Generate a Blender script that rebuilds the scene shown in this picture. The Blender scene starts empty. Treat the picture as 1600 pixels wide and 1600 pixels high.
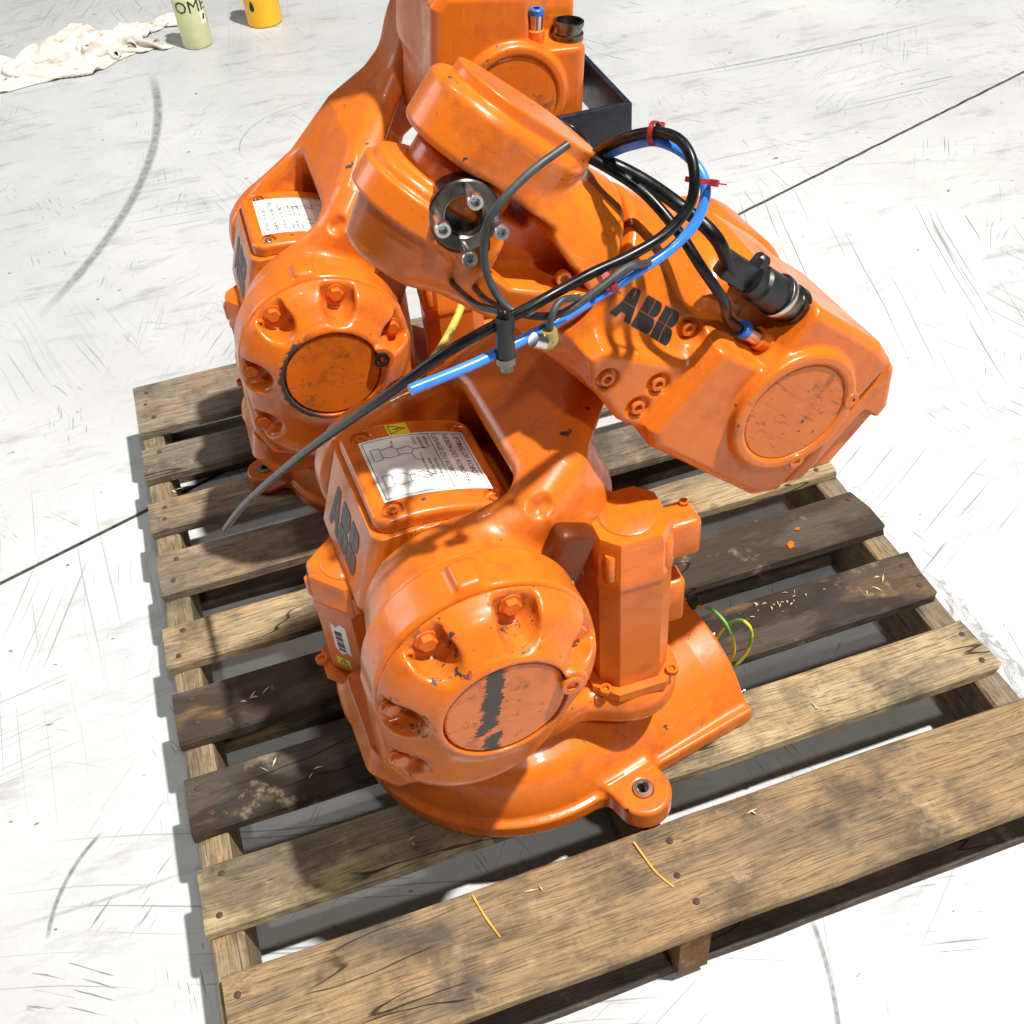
import bpy, bmesh, math, random
import numpy as np
from mathutils import Matrix, Vector, Euler, noise as mnoise

random.seed(7)
scene = bpy.context.scene
C = scene.collection
R = math.radians
FL = 0.13            # pallet deck height above the floor (floor is z = 0)

# ---------------------------------------------------------------- camera
def cam_axes(yaw, tilt, roll):
    cy, sy, ct, st, cr, sr = math.cos(yaw), math.sin(yaw), math.cos(tilt), math.sin(tilt), math.cos(roll), math.sin(roll)
    f = Vector((-sy*ct, cy*ct, -st)); r = Vector((cy, sy, 0)); u = r.cross(f)
    return cr*r+sr*u, -sr*r+cr*u, f
cam_d = bpy.data.cameras.new('camera'); cam = bpy.data.objects.new('camera', cam_d); C.objects.link(cam)
CR, CU, CF = cam_axes(-2.58360338e-01, 7.79226044e-01, -9.41988152e-02)
CP = Vector((2.26605885e-01, -1.67671084, 1.14881024+FL))
cam.matrix_world = Matrix(((CR.x, CU.x, -CF.x, CP.x), (CR.y, CU.y, -CF.y, CP.y), (CR.z, CU.z, -CF.z, CP.z), (0, 0, 0, 1)))
cam_d.sensor_width = 36; cam_d.lens = 36*1704.12/1600; cam_d.clip_start = .05; cam_d.clip_end = 200
scene.camera = cam

# ---------------------------------------------------------------- light: high bay lamps of a workshop
world = bpy.data.worlds.new('World'); scene.world = world; world.use_nodes = True
wb = world.node_tree.nodes['Background']; wb.inputs[0].default_value = (.92, .96, 1, 1); wb.inputs[1].default_value = .07
def area(name, loc, target, power, size, col, sy=None):
    d = bpy.data.lights.new(name, 'AREA'); d.energy = power; d.color = col
    d.shape = 'RECTANGLE' if sy else 'DISK'; d.size = size
    if sy: d.size_y = sy
    o = bpy.data.objects.new(name, d); C.objects.link(o); o.location = loc
    o.rotation_euler = (Vector(target)-Vector(loc)).to_track_quat('-Z', 'Y').to_euler()
    return o
area('high_bay_lamp', (3.0, -2.5, 8.2), (.45, -.9, 0), 1500, .26, (1, .985, .95))
area('high_bay_lamp', (-.6, .6, 5.6), (.2, -.3, 0), 40, .3, (1, .99, .97))
area('high_bay_lamp', (1.0, -4.2, 5.0), (.4, -1, 0), 85, .3, (1, .99, .96))
area('door_light', (-4.2, 3.6, 2.6), (0, 0, .2), 120, 2.4, (.86, .92, 1), 3.0)
vs = scene.view_settings
vs.view_transform = 'Standard'; vs.look = 'None'; vs.exposure = -.14; vs.gamma = 1

# ---------------------------------------------------------------- node helpers
class NT:
    def __init__(s, name):
        s.m = bpy.data.materials.new(name); s.m.use_nodes = True; s.t = s.m.node_tree
        s.b = s.t.nodes['Principled BSDF']; s.out = s.t.nodes['Material Output']
    def n(s, typ, **kw):
        nd = s.t.nodes.new(typ)
        for k, v in kw.items(): setattr(nd, k, v)
        return nd
    def set(s, sock, val):
        if hasattr(val, 'is_output') or isinstance(val, bpy.types.NodeSocket): s.t.links.new(val, sock)
        elif isinstance(val, (tuple, list)) and sock.type == 'RGBA' and len(val) == 3: sock.default_value = (*val, 1)
        else: sock.default_value = val
    def bs(s, **kw):
        for k, v in kw.items(): s.set(s.b.inputs[k.replace('_', ' ')], v)
        return s.m
    def math(s, op, a, b=0., c=None, clamp=False):
        nd = s.n('ShaderNodeMath', operation=op, use_clamp=clamp)
        s.set(nd.inputs[0], a); s.set(nd.inputs[1], b)
        if c is not None: s.set(nd.inputs[2], c)
        return nd.outputs[0]
    def mix(s, f, a, b, blend='MIX'):
        nd = s.n('ShaderNodeMix', data_type='RGBA', blend_type=blend)
        s.set(nd.inputs[0], f); s.set(nd.inputs[6], a); s.set(nd.inputs[7], b)
        return nd.outputs[2]
    def ramp(s, x, lo, hi, a=0., b=1.):
        nd = s.n('ShaderNodeMapRange', clamp=True)
        for i, v in enumerate((x, lo, hi, a, b)): s.set(nd.inputs[i], v)
        return nd.outputs[0]
    def coord(s, kind='Object'): return s.n('ShaderNodeTexCoord').outputs[kind]
    def mapping(s, vec, loc=(0, 0, 0), rot=(0, 0, 0), scale=(1, 1, 1)):
        nd = s.n('ShaderNodeMapping'); s.set(nd.inputs[0], vec)
        s.set(nd.inputs[1], loc); s.set(nd.inputs[2], rot); s.set(nd.inputs[3], scale)
        return nd.outputs[0]
    def noise(s, vec, scale, detail=3, rough=.55, dist=0., out=0):
        nd = s.n('ShaderNodeTexNoise'); s.set(nd.inputs['Vector'], vec); nd.inputs['Scale'].default_value = scale
        nd.inputs['Detail'].default_value = detail; nd.inputs['Roughness'].default_value = rough; nd.inputs['Distortion'].default_value = dist
        return nd.outputs[out]
    def bump(s, h, strength, dist):
        nd = s.n('ShaderNodeBump'); nd.inputs['Strength'].default_value = strength; nd.inputs['Distance'].default_value = dist
        s.set(nd.inputs['Height'], h); s.t.links.new(nd.outputs[0], s.b.inputs['Normal'])

def simple(name, col, rough=.5, metal=0., noise_amt=.12, nscale=40, spec=.5, coat=0.):
    t = NT(name); co = t.coord()
    n1 = t.noise(co, nscale, 4)
    d = tuple(c*(1-noise_amt*2) for c in col); l = tuple(min(1, c*(1+noise_amt)) for c in col)
    t.bs(Base_Color=t.mix(t.ramp(n1, .3, .7), d, l), Roughness=t.ramp(n1, .3, .7, rough*.85, min(1, rough*1.2)), Metallic=metal, Specular_IOR_Level=spec, Coat_Weight=coat)
    return t.m

def paint_mat(name, wear=None, edges=True):
    """cast robot paint, orange, soiled, with chips on the edges and orange peel; wear(t, co) gives a 0..1 dark scuff mask"""
    t = NT(name); co = t.coord()
    big = t.noise(co, 9, 4); fine = t.noise(co, 260, 2); mid = t.noise(co, 45, 5, .65)
    geo = t.n('ShaderNodeNewGeometry')
    col = t.mix(t.ramp(big, .3, .7), (.63, .134, .009), (.74, .173, .013))
    grime = t.math('MULTIPLY', t.ramp(mid, .46, .72), t.ramp(t.noise(co, 13, 4, .6), .42, .62))
    col = t.mix(t.math('MULTIPLY', grime, .7), col, (.22, .052, .014))
    dull = t.ramp(t.noise(co, 5.5, 4, .6), .45, .7); col = t.mix(t.math('MULTIPLY', dull, .3), col, (.50, .085, .012))
    streak = t.ramp(t.noise(t.mapping(co, rot=(.4, .7, .3), scale=(1, 14, 14)), 22, 3, .6), .63, .70)
    col = t.mix(t.math('MULTIPLY', streak, .35), col, (.20, .055, .02))
    pale = t.ramp(t.noise(t.mapping(co, rot=(1.1, .2, .9), scale=(1.5, 20, 20)), 15, 3, .6), .66, .72)
    col = t.mix(t.math('MULTIPLY', pale, .25), col, (.85, .42, .2))
    chips = t.math('MULTIPLY', t.ramp(t.noise(co, 85, 3, .5), .715, .73), t.ramp(t.noise(co, 7, 2), .47, .54))
    edge = t.math('MULTIPLY', t.ramp(geo.outputs['Pointiness'], .53, .58), t.ramp(t.noise(co, 70, 4, .65), .60, .64))
    mask = t.math('MAXIMUM', chips, edge) if edges else chips
    if wear is not None: mask = t.math('MAXIMUM', mask, wear(t, co))
    col = t.mix(mask, col, (.05, .036, .03))
    rough = t.mix(mask, t.math('ADD', t.ramp(mid, .3, .7, .2, .36), t.math('MULTIPLY', dull, .14)), (.6, .6, .6))
    t.bs(Base_Color=col, Roughness=rough, Specular_IOR_Level=.42, Coat_Weight=.16, Coat_Roughness=.08)
    t.bump(t.math('ADD', t.math('MULTIPLY', fine, .5), t.math('ADD', t.math('MULTIPLY', mid, .5), t.math('MULTIPLY', mask, -3))), .3, .0007)
    return t.m

M = {}
def wear_front(t, co):
    # flaked band round the bolt pockets of the gear cover (object origin on the gear axis, face looks to -Y)
    s = t.n('ShaderNodeSeparateXYZ'); t.set(s.inputs[0], co)
    r = t.math('SQRT', t.math('ADD', t.math('POWER', s.outputs[0], 2.), t.math('POWER', s.outputs[2], 2.)))
    band = t.math('MULTIPLY', t.ramp(r, .062, .07), t.ramp(r, .10, .092))
    n = t.noise(co, 95, 4, .7)
    m = t.math('MULTIPLY', band, t.ramp(n, .68, .69))
    for ang, rr in ((73, .089), (124, .092), (176, .094), (217, .122)):
        dx = t.math('SUBTRACT', s.outputs[0], rr*math.cos(R(ang))); dz = t.math('SUBTRACT', s.outputs[2], rr*math.sin(R(ang)))
        dd = t.math('SQRT', t.math('ADD', t.math('MULTIPLY', dx, dx), t.math('MULTIPLY', dz, dz)))
        near = t.math('MULTIPLY', t.ramp(dd, .0185, .0215), t.ramp(dd, .03, .026))
        m = t.math('MAXIMUM', m, t.math('MULTIPLY', near, t.ramp(n, .585, .60)))
        inside = t.math('MULTIPLY', t.ramp(dd, .017, .013), t.ramp(t.noise(co, 160, 4, .7), .42, .62))
        m = t.math('MAXIMUM', m, t.math('MULTIPLY', inside, .55))
    return m
def wear_rear(t, co):
    s = t.n('ShaderNodeSeparateXYZ'); t.set(s.inputs[0], co)
    r = t.math('SQRT', t.math('ADD', t.math('POWER', s.outputs[0], 2.), t.math('POWER', s.outputs[2], 2.)))
    n = t.noise(co, 120, 4, .7)
    r2 = t.math('ADD', r, t.math('MULTIPLY', t.math('SUBTRACT', n, .5), .022))
    left = t.ramp(s.outputs[0], -.012, -.035)
    ring = t.math('MULTIPLY', t.math('MULTIPLY', t.ramp(r2, .0565, .0575), t.ramp(r2, .0665, .0655)), left)
    streak = t.ramp(t.noise(t.mapping(co, scale=(30, 30, 6)), 3.2, 3, .6), .735, .75)
    return t.math('MAXIMUM', ring, t.math('MULTIPLY', streak, t.ramp(s.outputs[0], -.03, -.05)))
def wear_marker(t, co):
    # black smear with torn edges on the hub cover plus grey rub lines
    s = t.n('ShaderNodeSeparateXYZ'); t.set(s.inputs[0], co)
    n = t.math('ADD', t.math('MULTIPLY', t.math('SUBTRACT', t.noise(co, 38, 6, .78), .5), .03), t.math('MULTIPLY', t.math('SUBTRACT', t.noise(t.mapping(co, rot=(0, .5, 0), scale=(1, 1, 7)), 60, 3, .7), .5), .016))
    x = t.math('ADD', t.math('ADD', s.outputs[0], t.math('MULTIPLY', s.outputs[2], -.22)), n)
    z = t.math('ADD', s.outputs[2], n)
    m = t.math('MULTIPLY', t.ramp(t.math('ABSOLUTE', t.math('ADD', x, .016)), .0088, .0080), t.ramp(z, -.026, -.024))
    m2 = t.math('MULTIPLY', t.ramp(t.math('ABSOLUTE', t.math('ADD', x, .008)), .008, .0072), t.ramp(z, -.03, -.032))
    lines = t.math('MULTIPLY', t.ramp(t.noise(t.mapping(co, rot=(0, .5, 0), scale=(2, 2, 30)), 8, 3, .6), .68, .72), .45)
    return t.math('MAXIMUM', t.math('MAXIMUM', m, m2), lines)
def wear_lines(t, co):
    a = t.ramp(t.noise(t.mapping(co, rot=(0, .6, 0), scale=(3, 3, 40)), 5, 3, .6), .63, .68)
    b = t.ramp(t.noise(t.mapping(co, rot=(0, -.9, 0), scale=(4, 4, 36)), 6, 3, .6), .65, .70)
    return t.math('MULTIPLY', t.math('MAXIMUM', a, b), .5)
M['orange'] = paint_mat('orange_paint')
M['orange_p'] = paint_mat('orange_paint_plain', None, False)
M['orange_f'] = paint_mat('orange_paint_flaked', wear_front)
M['orange_r'] = paint_mat('orange_paint_scuffed', wear_rear)
M['orange_m'] = paint_mat('orange_paint_marked', wear_marker)
M['orange_l'] = paint_mat('orange_paint_rubbed', wear_lines)
M['amber'] = simple('amber_resin', (.13, .026, .004), .42, spec=.35)
M['steel'] = simple('machined_steel', (.62, .60, .57), .28, 1.)
M['zinc'] = simple('zinc_screw', (.72, .72, .72), .3, 1.)
M['oily'] = simple('oily_dark_steel', (.20, .18, .16), .3, 1., .3, 60)
M['rust'] = simple('rusty_nail', (.10, .055, .04), .8, .3, .3, 300)
M['blackst'] = simple('black_bracket_steel', (.018, .022, .032), .42, .2, .2, 120)
M['rubber'] = simple('black_cable', (.008, .008, .009), .3, 0, .3, 80, .3)
M['plastic'] = simple('black_plastic', (.014, .014, .015), .4, 0, .2, 90)
M['grey_cable'] = simple('grey_cable', (.05, .052, .055), .5, 0, .2, 80)
M['blue'] = simple('blue_air_hose', (.05, .24, .82), .22, 0, .1, 30)
M['ring_blue'] = simple('blue_plastic_ring', (.02, .15, .55), .35)
M['red'] = simple('red_cable_tie', (.33, .02, .025), .4)
M['brass'] = simple('brass_resin', (.42, .32, .10), .35, .3)
M['white'] = simple('label_paper', (.86, .85, .80), .4, 0, .05, 25)
M['ink'] = simple('black_ink', (.02, .02, .02), .5, 0, .1, 60)
M['yellow'] = simple('yellow_sticker', (.80, .66, .02), .4, 0, .06, 40)
M['logo'] = simple('grey_black_logo_print', (.045, .047, .05), .45, 0, .3, 90)
M['logo_b'] = simple('black_logo_print', (.014, .014, .015), .42, 0, .2, 90)
def yg():
    t = NT('green_yellow_wire'); co = t.coord()
    w = t.noise(co, 35, 2)
    t.bs(Base_Color=t.mix(t.ramp(w, .47, .53), (.62, .55, .03), (.12, .35, .05)), Roughness=.4); return t.m
M['yg'] = yg()
def yellowcable():
    t = NT('soiled_yellow_cable'); co = t.coord()
    w = t.noise(co, 70, 5, .7)
    t.bs(Base_Color=t.mix(t.ramp(w, .5, .68), (.62, .50, .06), (.05, .04, .02)), Roughness=.5); return t.m
M['ycable'] = yellowcable()

def wood_mat():
    t = NT('weathered_pallet_wood'); co = t.coord(); oi = t.n('ShaderNodeObjectInfo')
    off = t.n('ShaderNodeCombineXYZ')
    t.set(off.inputs[0], t.math('MULTIPLY', oi.outputs['Random'], 37.)); t.set(off.inputs[1], t.math('MULTIPLY', oi.outputs['Random'], 11.)); t.set(off.inputs[2], t.math('MULTIPLY', oi.outputs['Random'], 23.))
    va = t.n('ShaderNodeVectorMath', operation='ADD'); t.set(va.inputs[0], co); t.set(va.inputs[1], off.outputs[0]); v = va.outputs[0]
    warp = t.noise(t.mapping(v, scale=(1.2, 5, 5)), 2.2, 3, out=1)
    vw = t.n('ShaderNodeVectorMath', operation='MULTIPLY_ADD'); t.set(vw.inputs[0], warp); vw.inputs[1].default_value = (.0, .035, .035); t.set(vw.inputs[2], v)
    g1 = t.noise(t.mapping(vw.outputs[0], scale=(1.3, 48, 48)), 3.2, 8, .7)
    g2 = t.noise(t.mapping(vw.outputs[0], scale=(6, 240, 240)), 3, 4, .6)
    cross = t.noise(t.mapping(v, scale=(170, 9, 9)), 3, 2, .5)
    blot = t.noise(v, 7.5, 5, .62); blot2 = t.noise(v, 21, 5, .7)
    base = t.mix(t.ramp(g1, .32, .68), t.mix(.45, oi.outputs['Color'], (.03, .022, .016)), oi.outputs['Color'])
    patch = t.noise(t.mapping(v, scale=(1, 2.6, 2.6)), 4.3, 4, .6)
    base = t.mix(t.math('MULTIPLY', t.ramp(patch, .54, .60), .45), base, (.155, .125, .095))
    base = t.mix(t.math('MULTIPLY', t.ramp(patch, .44, .38), .35), base, (.45, .27, .12))
    base = t.mix(t.math('MULTIPLY', t.ramp(g2, .48, .66), .75), base, (.045, .033, .024))
    base = t.mix(t.math('MULTIPLY', t.ramp(blot, .48, .62), .68), base, (.06, .05, .043))
    base = t.mix(t.math('MULTIPLY', t.ramp(blot2, .56, .70), .5), base, (.045, .035, .028))
    base = t.mix(t.math('MULTIPLY', t.ramp(blot2, .40, .30), .35), base, (.55, .42, .27))
    base = t.mix(t.math('MULTIPLY', t.ramp(cross, .58, .7), .14), base, (.04, .03, .02))
    crack = t.ramp(t.math('ABSOLUTE', t.math('SUBTRACT', t.noise(t.mapping(vw.outputs[0], scale=(.9, 9, 9)), 1.7, 2, .5), .52)), .0045, .001)
    crack = t.math('MULTIPLY', crack, t.ramp(t.noise(v, 3.1, 2), .5, .54))
    base = t.mix(t.math('MULTIPLY', crack, .85), base, (.02, .014, .01))
    t.bs(Base_Color=base, Roughness=.85, Specular_IOR_Level=.18)
    h = t.math('ADD', t.math('MULTIPLY', g1, .8), t.math('ADD', t.math('MULTIPLY', g2, .5), t.math('MULTIPLY', crack, -1.5)))
    t.bump(h, .8, .0035)
    return t.m
M['wood'] = wood_mat()

def floor_mat():
    t = NT('scuffed_concrete'); co = t.coord()
    big = t.noise(co, 1.1, 5, .6); mid = t.noise(co, 6, 6, .68); fine = t.noise(co, 55, 4, .7)
    base = t.mix(t.ramp(big, .3, .7), (.46, .46, .455), (.66, .655, .64))
    base = t.mix(t.math('MULTIPLY', t.ramp(mid, .5, .72), .35), base, (.44, .44, .44))
    base = t.mix(t.math('MULTIPLY', t.ramp(fine, .55, .75), .16), base, (.28, .27, .26))
    mask = None; w = t.noise(co, 1.7, 2, out=1)
    vw = t.n('ShaderNodeVectorMath', operation='MULTIPLY_ADD'); t.set(vw.inputs[0], w); vw.inputs[1].default_value = (.05, .05, 0); t.set(vw.inputs[2], co)
    for i, (cell, sx, sy, sc, th, st) in enumerate(((1.1, .5, 70, 2.2, 0.646, 1.00), (2.6, 1.1, 75, 2.4, 0.646, 0.95), (4.7, 2.0, 95, 2.6, 0.651, 0.90), (3.3, 1.4, 130, 2.6, 0.656, 0.80), (7.9, 5, 110, 2.6, 0.643, 1.00))):
        vo = t.n('ShaderNodeTexVoronoi', voronoi_dimensions='2D'); t.set(vo.inputs['Vector'], t.mapping(vw.outputs[0], loc=(i*5.3, i*2.9, 0))); vo.inputs['Scale'].default_value = cell
        sp = t.n('ShaderNodeSeparateColor'); t.set(sp.inputs[0], vo.outputs['Color'])
        ro = t.n('ShaderNodeVectorRotate', rotation_type='Z_AXIS'); t.set(ro.inputs['Vector'], vw.outputs[0]); t.set(ro.inputs['Angle'], t.math('MULTIPLY', sp.outputs[0], 3.14))
        n = t.noise(t.mapping(ro.outputs[0], loc=(i*3.1, i*1.7, 0), scale=(sx, sy, 1)), sc, 2, .5)
        k = t.math('MULTIPLY', t.ramp(n, th, th+.03), t.ramp(sp.outputs[1], .45 if i else .2, .85))
        k = t.math('MULTIPLY', k, t.math('MULTIPLY', t.ramp(vo.outputs['Distance'], .62, .38), st*.72))
        mask = k if mask is None else t.math('MAXIMUM', mask, k)
    smear = t.math('MULTIPLY', t.ramp(t.noise(t.mapping(vw.outputs[0], rot=(0, 0, .5), scale=(1, 3.5, 1)), 5, 5, .7), .55, .75), .45)
    mask = t.math('MAXIMUM', mask, smear)
    specks = t.math('MULTIPLY', t.ramp(t.noise(t.mapping(co, scale=(1, 1.7, 1)), 33, 2, .5), .735, .75), .8)
    mask = t.math('MAXIMUM', mask, specks)
    # tyre scuffs: arcs of circles on the slab
    def arc(cx, cy, r, w, a0, a1, k):
        s = t.n('ShaderNodeSeparateXYZ'); t.set(s.inputs[0], co)
        dx = t.math('SUBTRACT', s.outputs[0], cx); dy = t.math('SUBTRACT', s.outputs[1], cy)
        rr = t.math('SQRT', t.math('ADD', t.math('MULTIPLY', dx, dx), t.math('MULTIPLY', dy, dy)))
        d = t.math('ABSOLUTE', t.math('SUBTRACT', rr, r))
        ang = t.math('ARCTAN2', dy, dx)
        m = t.math('MULTIPLY', t.ramp(d, w, w*.4), t.math('MULTIPLY', t.ramp(ang, a0, a0+.08), t.ramp(ang, a1, a1-.08)))
        return t.math('MULTIPLY', m, t.math('MULTIPLY', k, t.ramp(fine, .3, .6, .45, 1.)))
    gr = t.noise(co, 240, 3, .7); base = t.mix(t.math('MULTIPLY', t.ramp(gr, .5, .75), .18), base, (.3, .3, .3))
    for a in ARCS: mask = t.math('MAXIMUM', mask, arc(*a))
    base = t.mix(t.math('MULTIPLY', mask, .92), base, (.05, .048, .05))
    t.bs(Base_Color=base, Roughness=t.ramp(mid, .3, .7, .3, .5), Specular_IOR_Level=.42)
    t.bump(t.math('ADD', fine, t.math('MULTIPLY', mask, -.5)), .12, .001)
    return t.m

# ---------------------------------------------------------------- camera-free geometry helpers
def link(o, parent=None):
    C.objects.link(o)
    if parent is not None: o.parent = parent
    return o
def mesh_obj(name, me, mat=None, parent=None, loc=None, rot=None):
    o = bpy.data.objects.new(name, me)
    if mat is not None and not me.materials: me.materials.append(M[mat] if isinstance(mat, str) else mat)
    if loc is not None: o.location = loc
    if rot is not None: o.rotation_euler = rot
    return link(o, parent)
def from_bm(name, bm, smooth=None):
    me = bpy.data.meshes.new(name)
    bmesh.ops.recalc_face_normals(bm, faces=bm.faces)
    bm.to_mesh(me); bm.free()
    if smooth is not None:
        for p in me.polygons: p.use_smooth = True
        me.set_sharp_from_angle(angle=R(smooth))
    return me
def bevel(bm, w, seg=2, ang=30):
    es = [e for e in bm.edges if len(e.link_faces) == 2 and e.calc_face_angle(0) > R(ang)]
    if es: bmesh.ops.bevel(bm, geom=es, offset=w, segments=seg, profile=.5, affect='EDGES', clamp_overlap=True)
def box_bm(bm, lo, hi, mat=None):
    g = bmesh.ops.create_cube(bm, size=1)['verts']
    for v in g:
        v.co = Vector([lo[i]+(v.co[i]+.5)*(hi[i]-lo[i]) for i in range(3)])
        if mat is not None: v.co = mat @ v.co
    return g
def lathe(bm, prof, seg=32, axis='Z', mat=None, phase=0.):
    """prof: list of (r, t). r==0 closes with a fan. axis: direction of t"""
    rings = []
    def put(r, t, a):
        c, s = math.cos(a), math.sin(a)
        co = {'Z': (r*c, r*s, t), 'Y': (r*c, t, r*s), 'X': (t, r*c, r*s)}[axis]
        co = Vector(co)
        return bm.verts.new(mat @ co if mat is not None else co)
    for r, t in prof:
        rings.append([put(0, t, 0)] if r < 1e-7 else [put(r, t, phase+2*math.pi*k/seg) for k in range(seg)])
    for A, B in zip(rings, rings[1:]):
        for k in range(seg):
            a0, a1 = A[k % len(A)], A[(k+1) % len(A)]; b0, b1 = B[k % len(B)], B[(k+1) % len(B)]
            f = [v for i, v in enumerate((a0, a1, b1, b0)) if v not in (a0, a1, b1, b0)[:i]]
            if len(f) >= 3:
                try: bm.faces.new(f)
                except ValueError: pass
def lathe_me(name, prof, seg=32, axis='Z', smooth=35):
    bm = bmesh.new(); lathe(bm, prof, seg, axis); return from_bm(name, bm, smooth)
def prism_me(name, pts, z0, z1, bev=.001, top_scale=1., seg=2):
    bm = bmesh.new()
    a = [bm.verts.new((x, y, z0)) for x, y in pts]; b = [bm.verts.new((x*top_scale, y*top_scale, z1)) for x, y in pts]
    bm.faces.new(a[::-1]); bm.faces.new(b)
    n = len(pts)
    for i in range(n): bm.faces.new((a[i], a[(i+1) % n], b[(i+1) % n], b[i]))
    if bev: bevel(bm, bev, seg)
    return from_bm(name, bm, 40)
def catmull(pts, n=10):
    P = [Vector(p) for p in pts]; P = [2*P[0]-P[1]]+P+[2*P[-1]-P[-2]]
    out = []
    for i in range(1, len(P)-2):
        for k in range(n):
            t = k/n; a, b, c, d = P[i-1:i+3]
            out.append(.5*((2*b)+(c-a)*t+(2*a-5*b+4*c-d)*t*t+(3*b-a-3*c+d)*t**3))
    out.append(P[-2]); return out
def tube_me(name, pts, r, seg=12, n=10, cap=True, bore=0.):
    path = catmull(pts, n); bm = bmesh.new(); rings = []
    up = Vector((0, 0, 1)); nrm = None
    for i, p in enumerate(path):
        t = (path[min(i+1, len(path)-1)]-path[max(i-1, 0)]).normalized()
        if nrm is None: nrm = t.cross(up if abs(t.z) < .9 else Vector((1, 0, 0))).normalized()
        nrm = (nrm-t*nrm.dot(t)).normalized(); b = t.cross(nrm)
        rings.append([bm.verts.new(p+r*(math.cos(2*math.pi*k/seg)*nrm+math.sin(2*math.pi*k/seg)*b)) for k in range(seg)])
    for A, B in zip(rings, rings[1:]):
        for k in range(seg): bm.faces.new((A[k], A[(k+1) % seg], B[(k+1) % seg], B[k]))
    if cap: bm.faces.new(rings[0][::-1]); bm.faces.new(rings[-1])
    return from_bm(name, bm, 60)

# ---------------------------------------------------------------- signed-distance castings (rounded cast metal with fillets)
def smin(a, b, k):
    h = np.clip(.5+.5*(b-a)/k, 0, 1); return b+(a-b)*h-k*h*(1-h)
def smax(a, b, k): return -smin(-a, -b, k)
def d_box(P, lo, hi, r=0.):
    lo, hi = np.array(lo), np.array(hi); q = np.abs(P-(lo+hi)/2)-(hi-lo)/2+r
    return np.linalg.norm(np.maximum(q, 0), axis=1)+np.minimum(q.max(1), 0)-r
def d_cyl(P, c, ax, rad, a, b, r=0.):
    i, j = [k for k in range(3) if k != ax]
    dr = np.hypot(P[:, i]-c[0], P[:, j]-c[1])-rad+r; dz = np.abs(P[:, ax]-(a+b)/2)-(b-a)/2+r
    return np.minimum(np.maximum(dr, dz), 0)+np.hypot(np.maximum(dr, 0), np.maximum(dz, 0))-r
def d_cone(P, c, ax, a, ra, b, rb, r=0.):
    i, j = [k for k in range(3) if k != ax]
    t = np.clip((P[:, ax]-a)/(b-a), 0, 1); rad = ra+(rb-ra)*t
    sl = 1/math.sqrt(1+((rb-ra)/(b-a))**2)
    dr = (np.hypot(P[:, i]-c[0], P[:, j]-c[1])-rad)*sl+r; lo, hi = min(a, b), max(a, b)
    dz = np.abs(P[:, ax]-(lo+hi)/2)-(hi-lo)/2+r
    return np.minimum(np.maximum(dr, dz), 0)+np.hypot(np.maximum(dr, 0), np.maximum(dz, 0))-r
def d_poly2(x, y, pts):
    pts = np.array(pts, float); n = len(pts); d = np.full(x.shape, 1e9); s = np.ones(x.shape)
    for i in range(n):
        vi, vj = pts[i], pts[i-1]; ex, ey = vj-vi; wx, wy = x-vi[0], y-vi[1]
        t = np.clip((wx*ex+wy*ey)/(ex*ex+ey*ey), 0, 1); bx, by = wx-ex*t, wy-ey*t
        d = np.minimum(d, bx*bx+by*by)
        c1, c2, c3 = y >= vi[1], y < vj[1], ex*wy > ey*wx
        s = np.where((c1 & c2 & c3) | (~c1 & ~c2 & ~c3), -s, s)
    return s*np.sqrt(d)
def d_ext(P, pts, ax, a, b, r=0.):
    """polygon in the two other axes extruded along ax, rounded by r"""
    i, j = [k for k in range(3) if k != ax]
    dr = d_poly2(P[:, i], P[:, j], pts)+r; dz = np.abs(P[:, ax]-(a+b)/2)-(b-a)/2+r
    return np.minimum(np.maximum(dr, dz), 0)+np.hypot(np.maximum(dr, 0), np.maximum(dz, 0))-r
def d_caps2(x, y, a, b, r):
    ax, ay = a; ex, ey = b[0]-a[0], b[1]-a[1]
    t = np.clip(((x-ax)*ex+(y-ay)*ey)/(ex*ex+ey*ey), 0, 1)
    return np.hypot(x-ax-ex*t, y-ay-ey*t)-r
def slab(d2, w, a, b, r=0.):
    dr = d2+r; dz = np.abs(w-(a+b)/2)-(b-a)/2+r
    return np.minimum(np.maximum(dr, dz), 0)+np.hypot(np.maximum(dr, 0), np.maximum(dz, 0))-r

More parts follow.
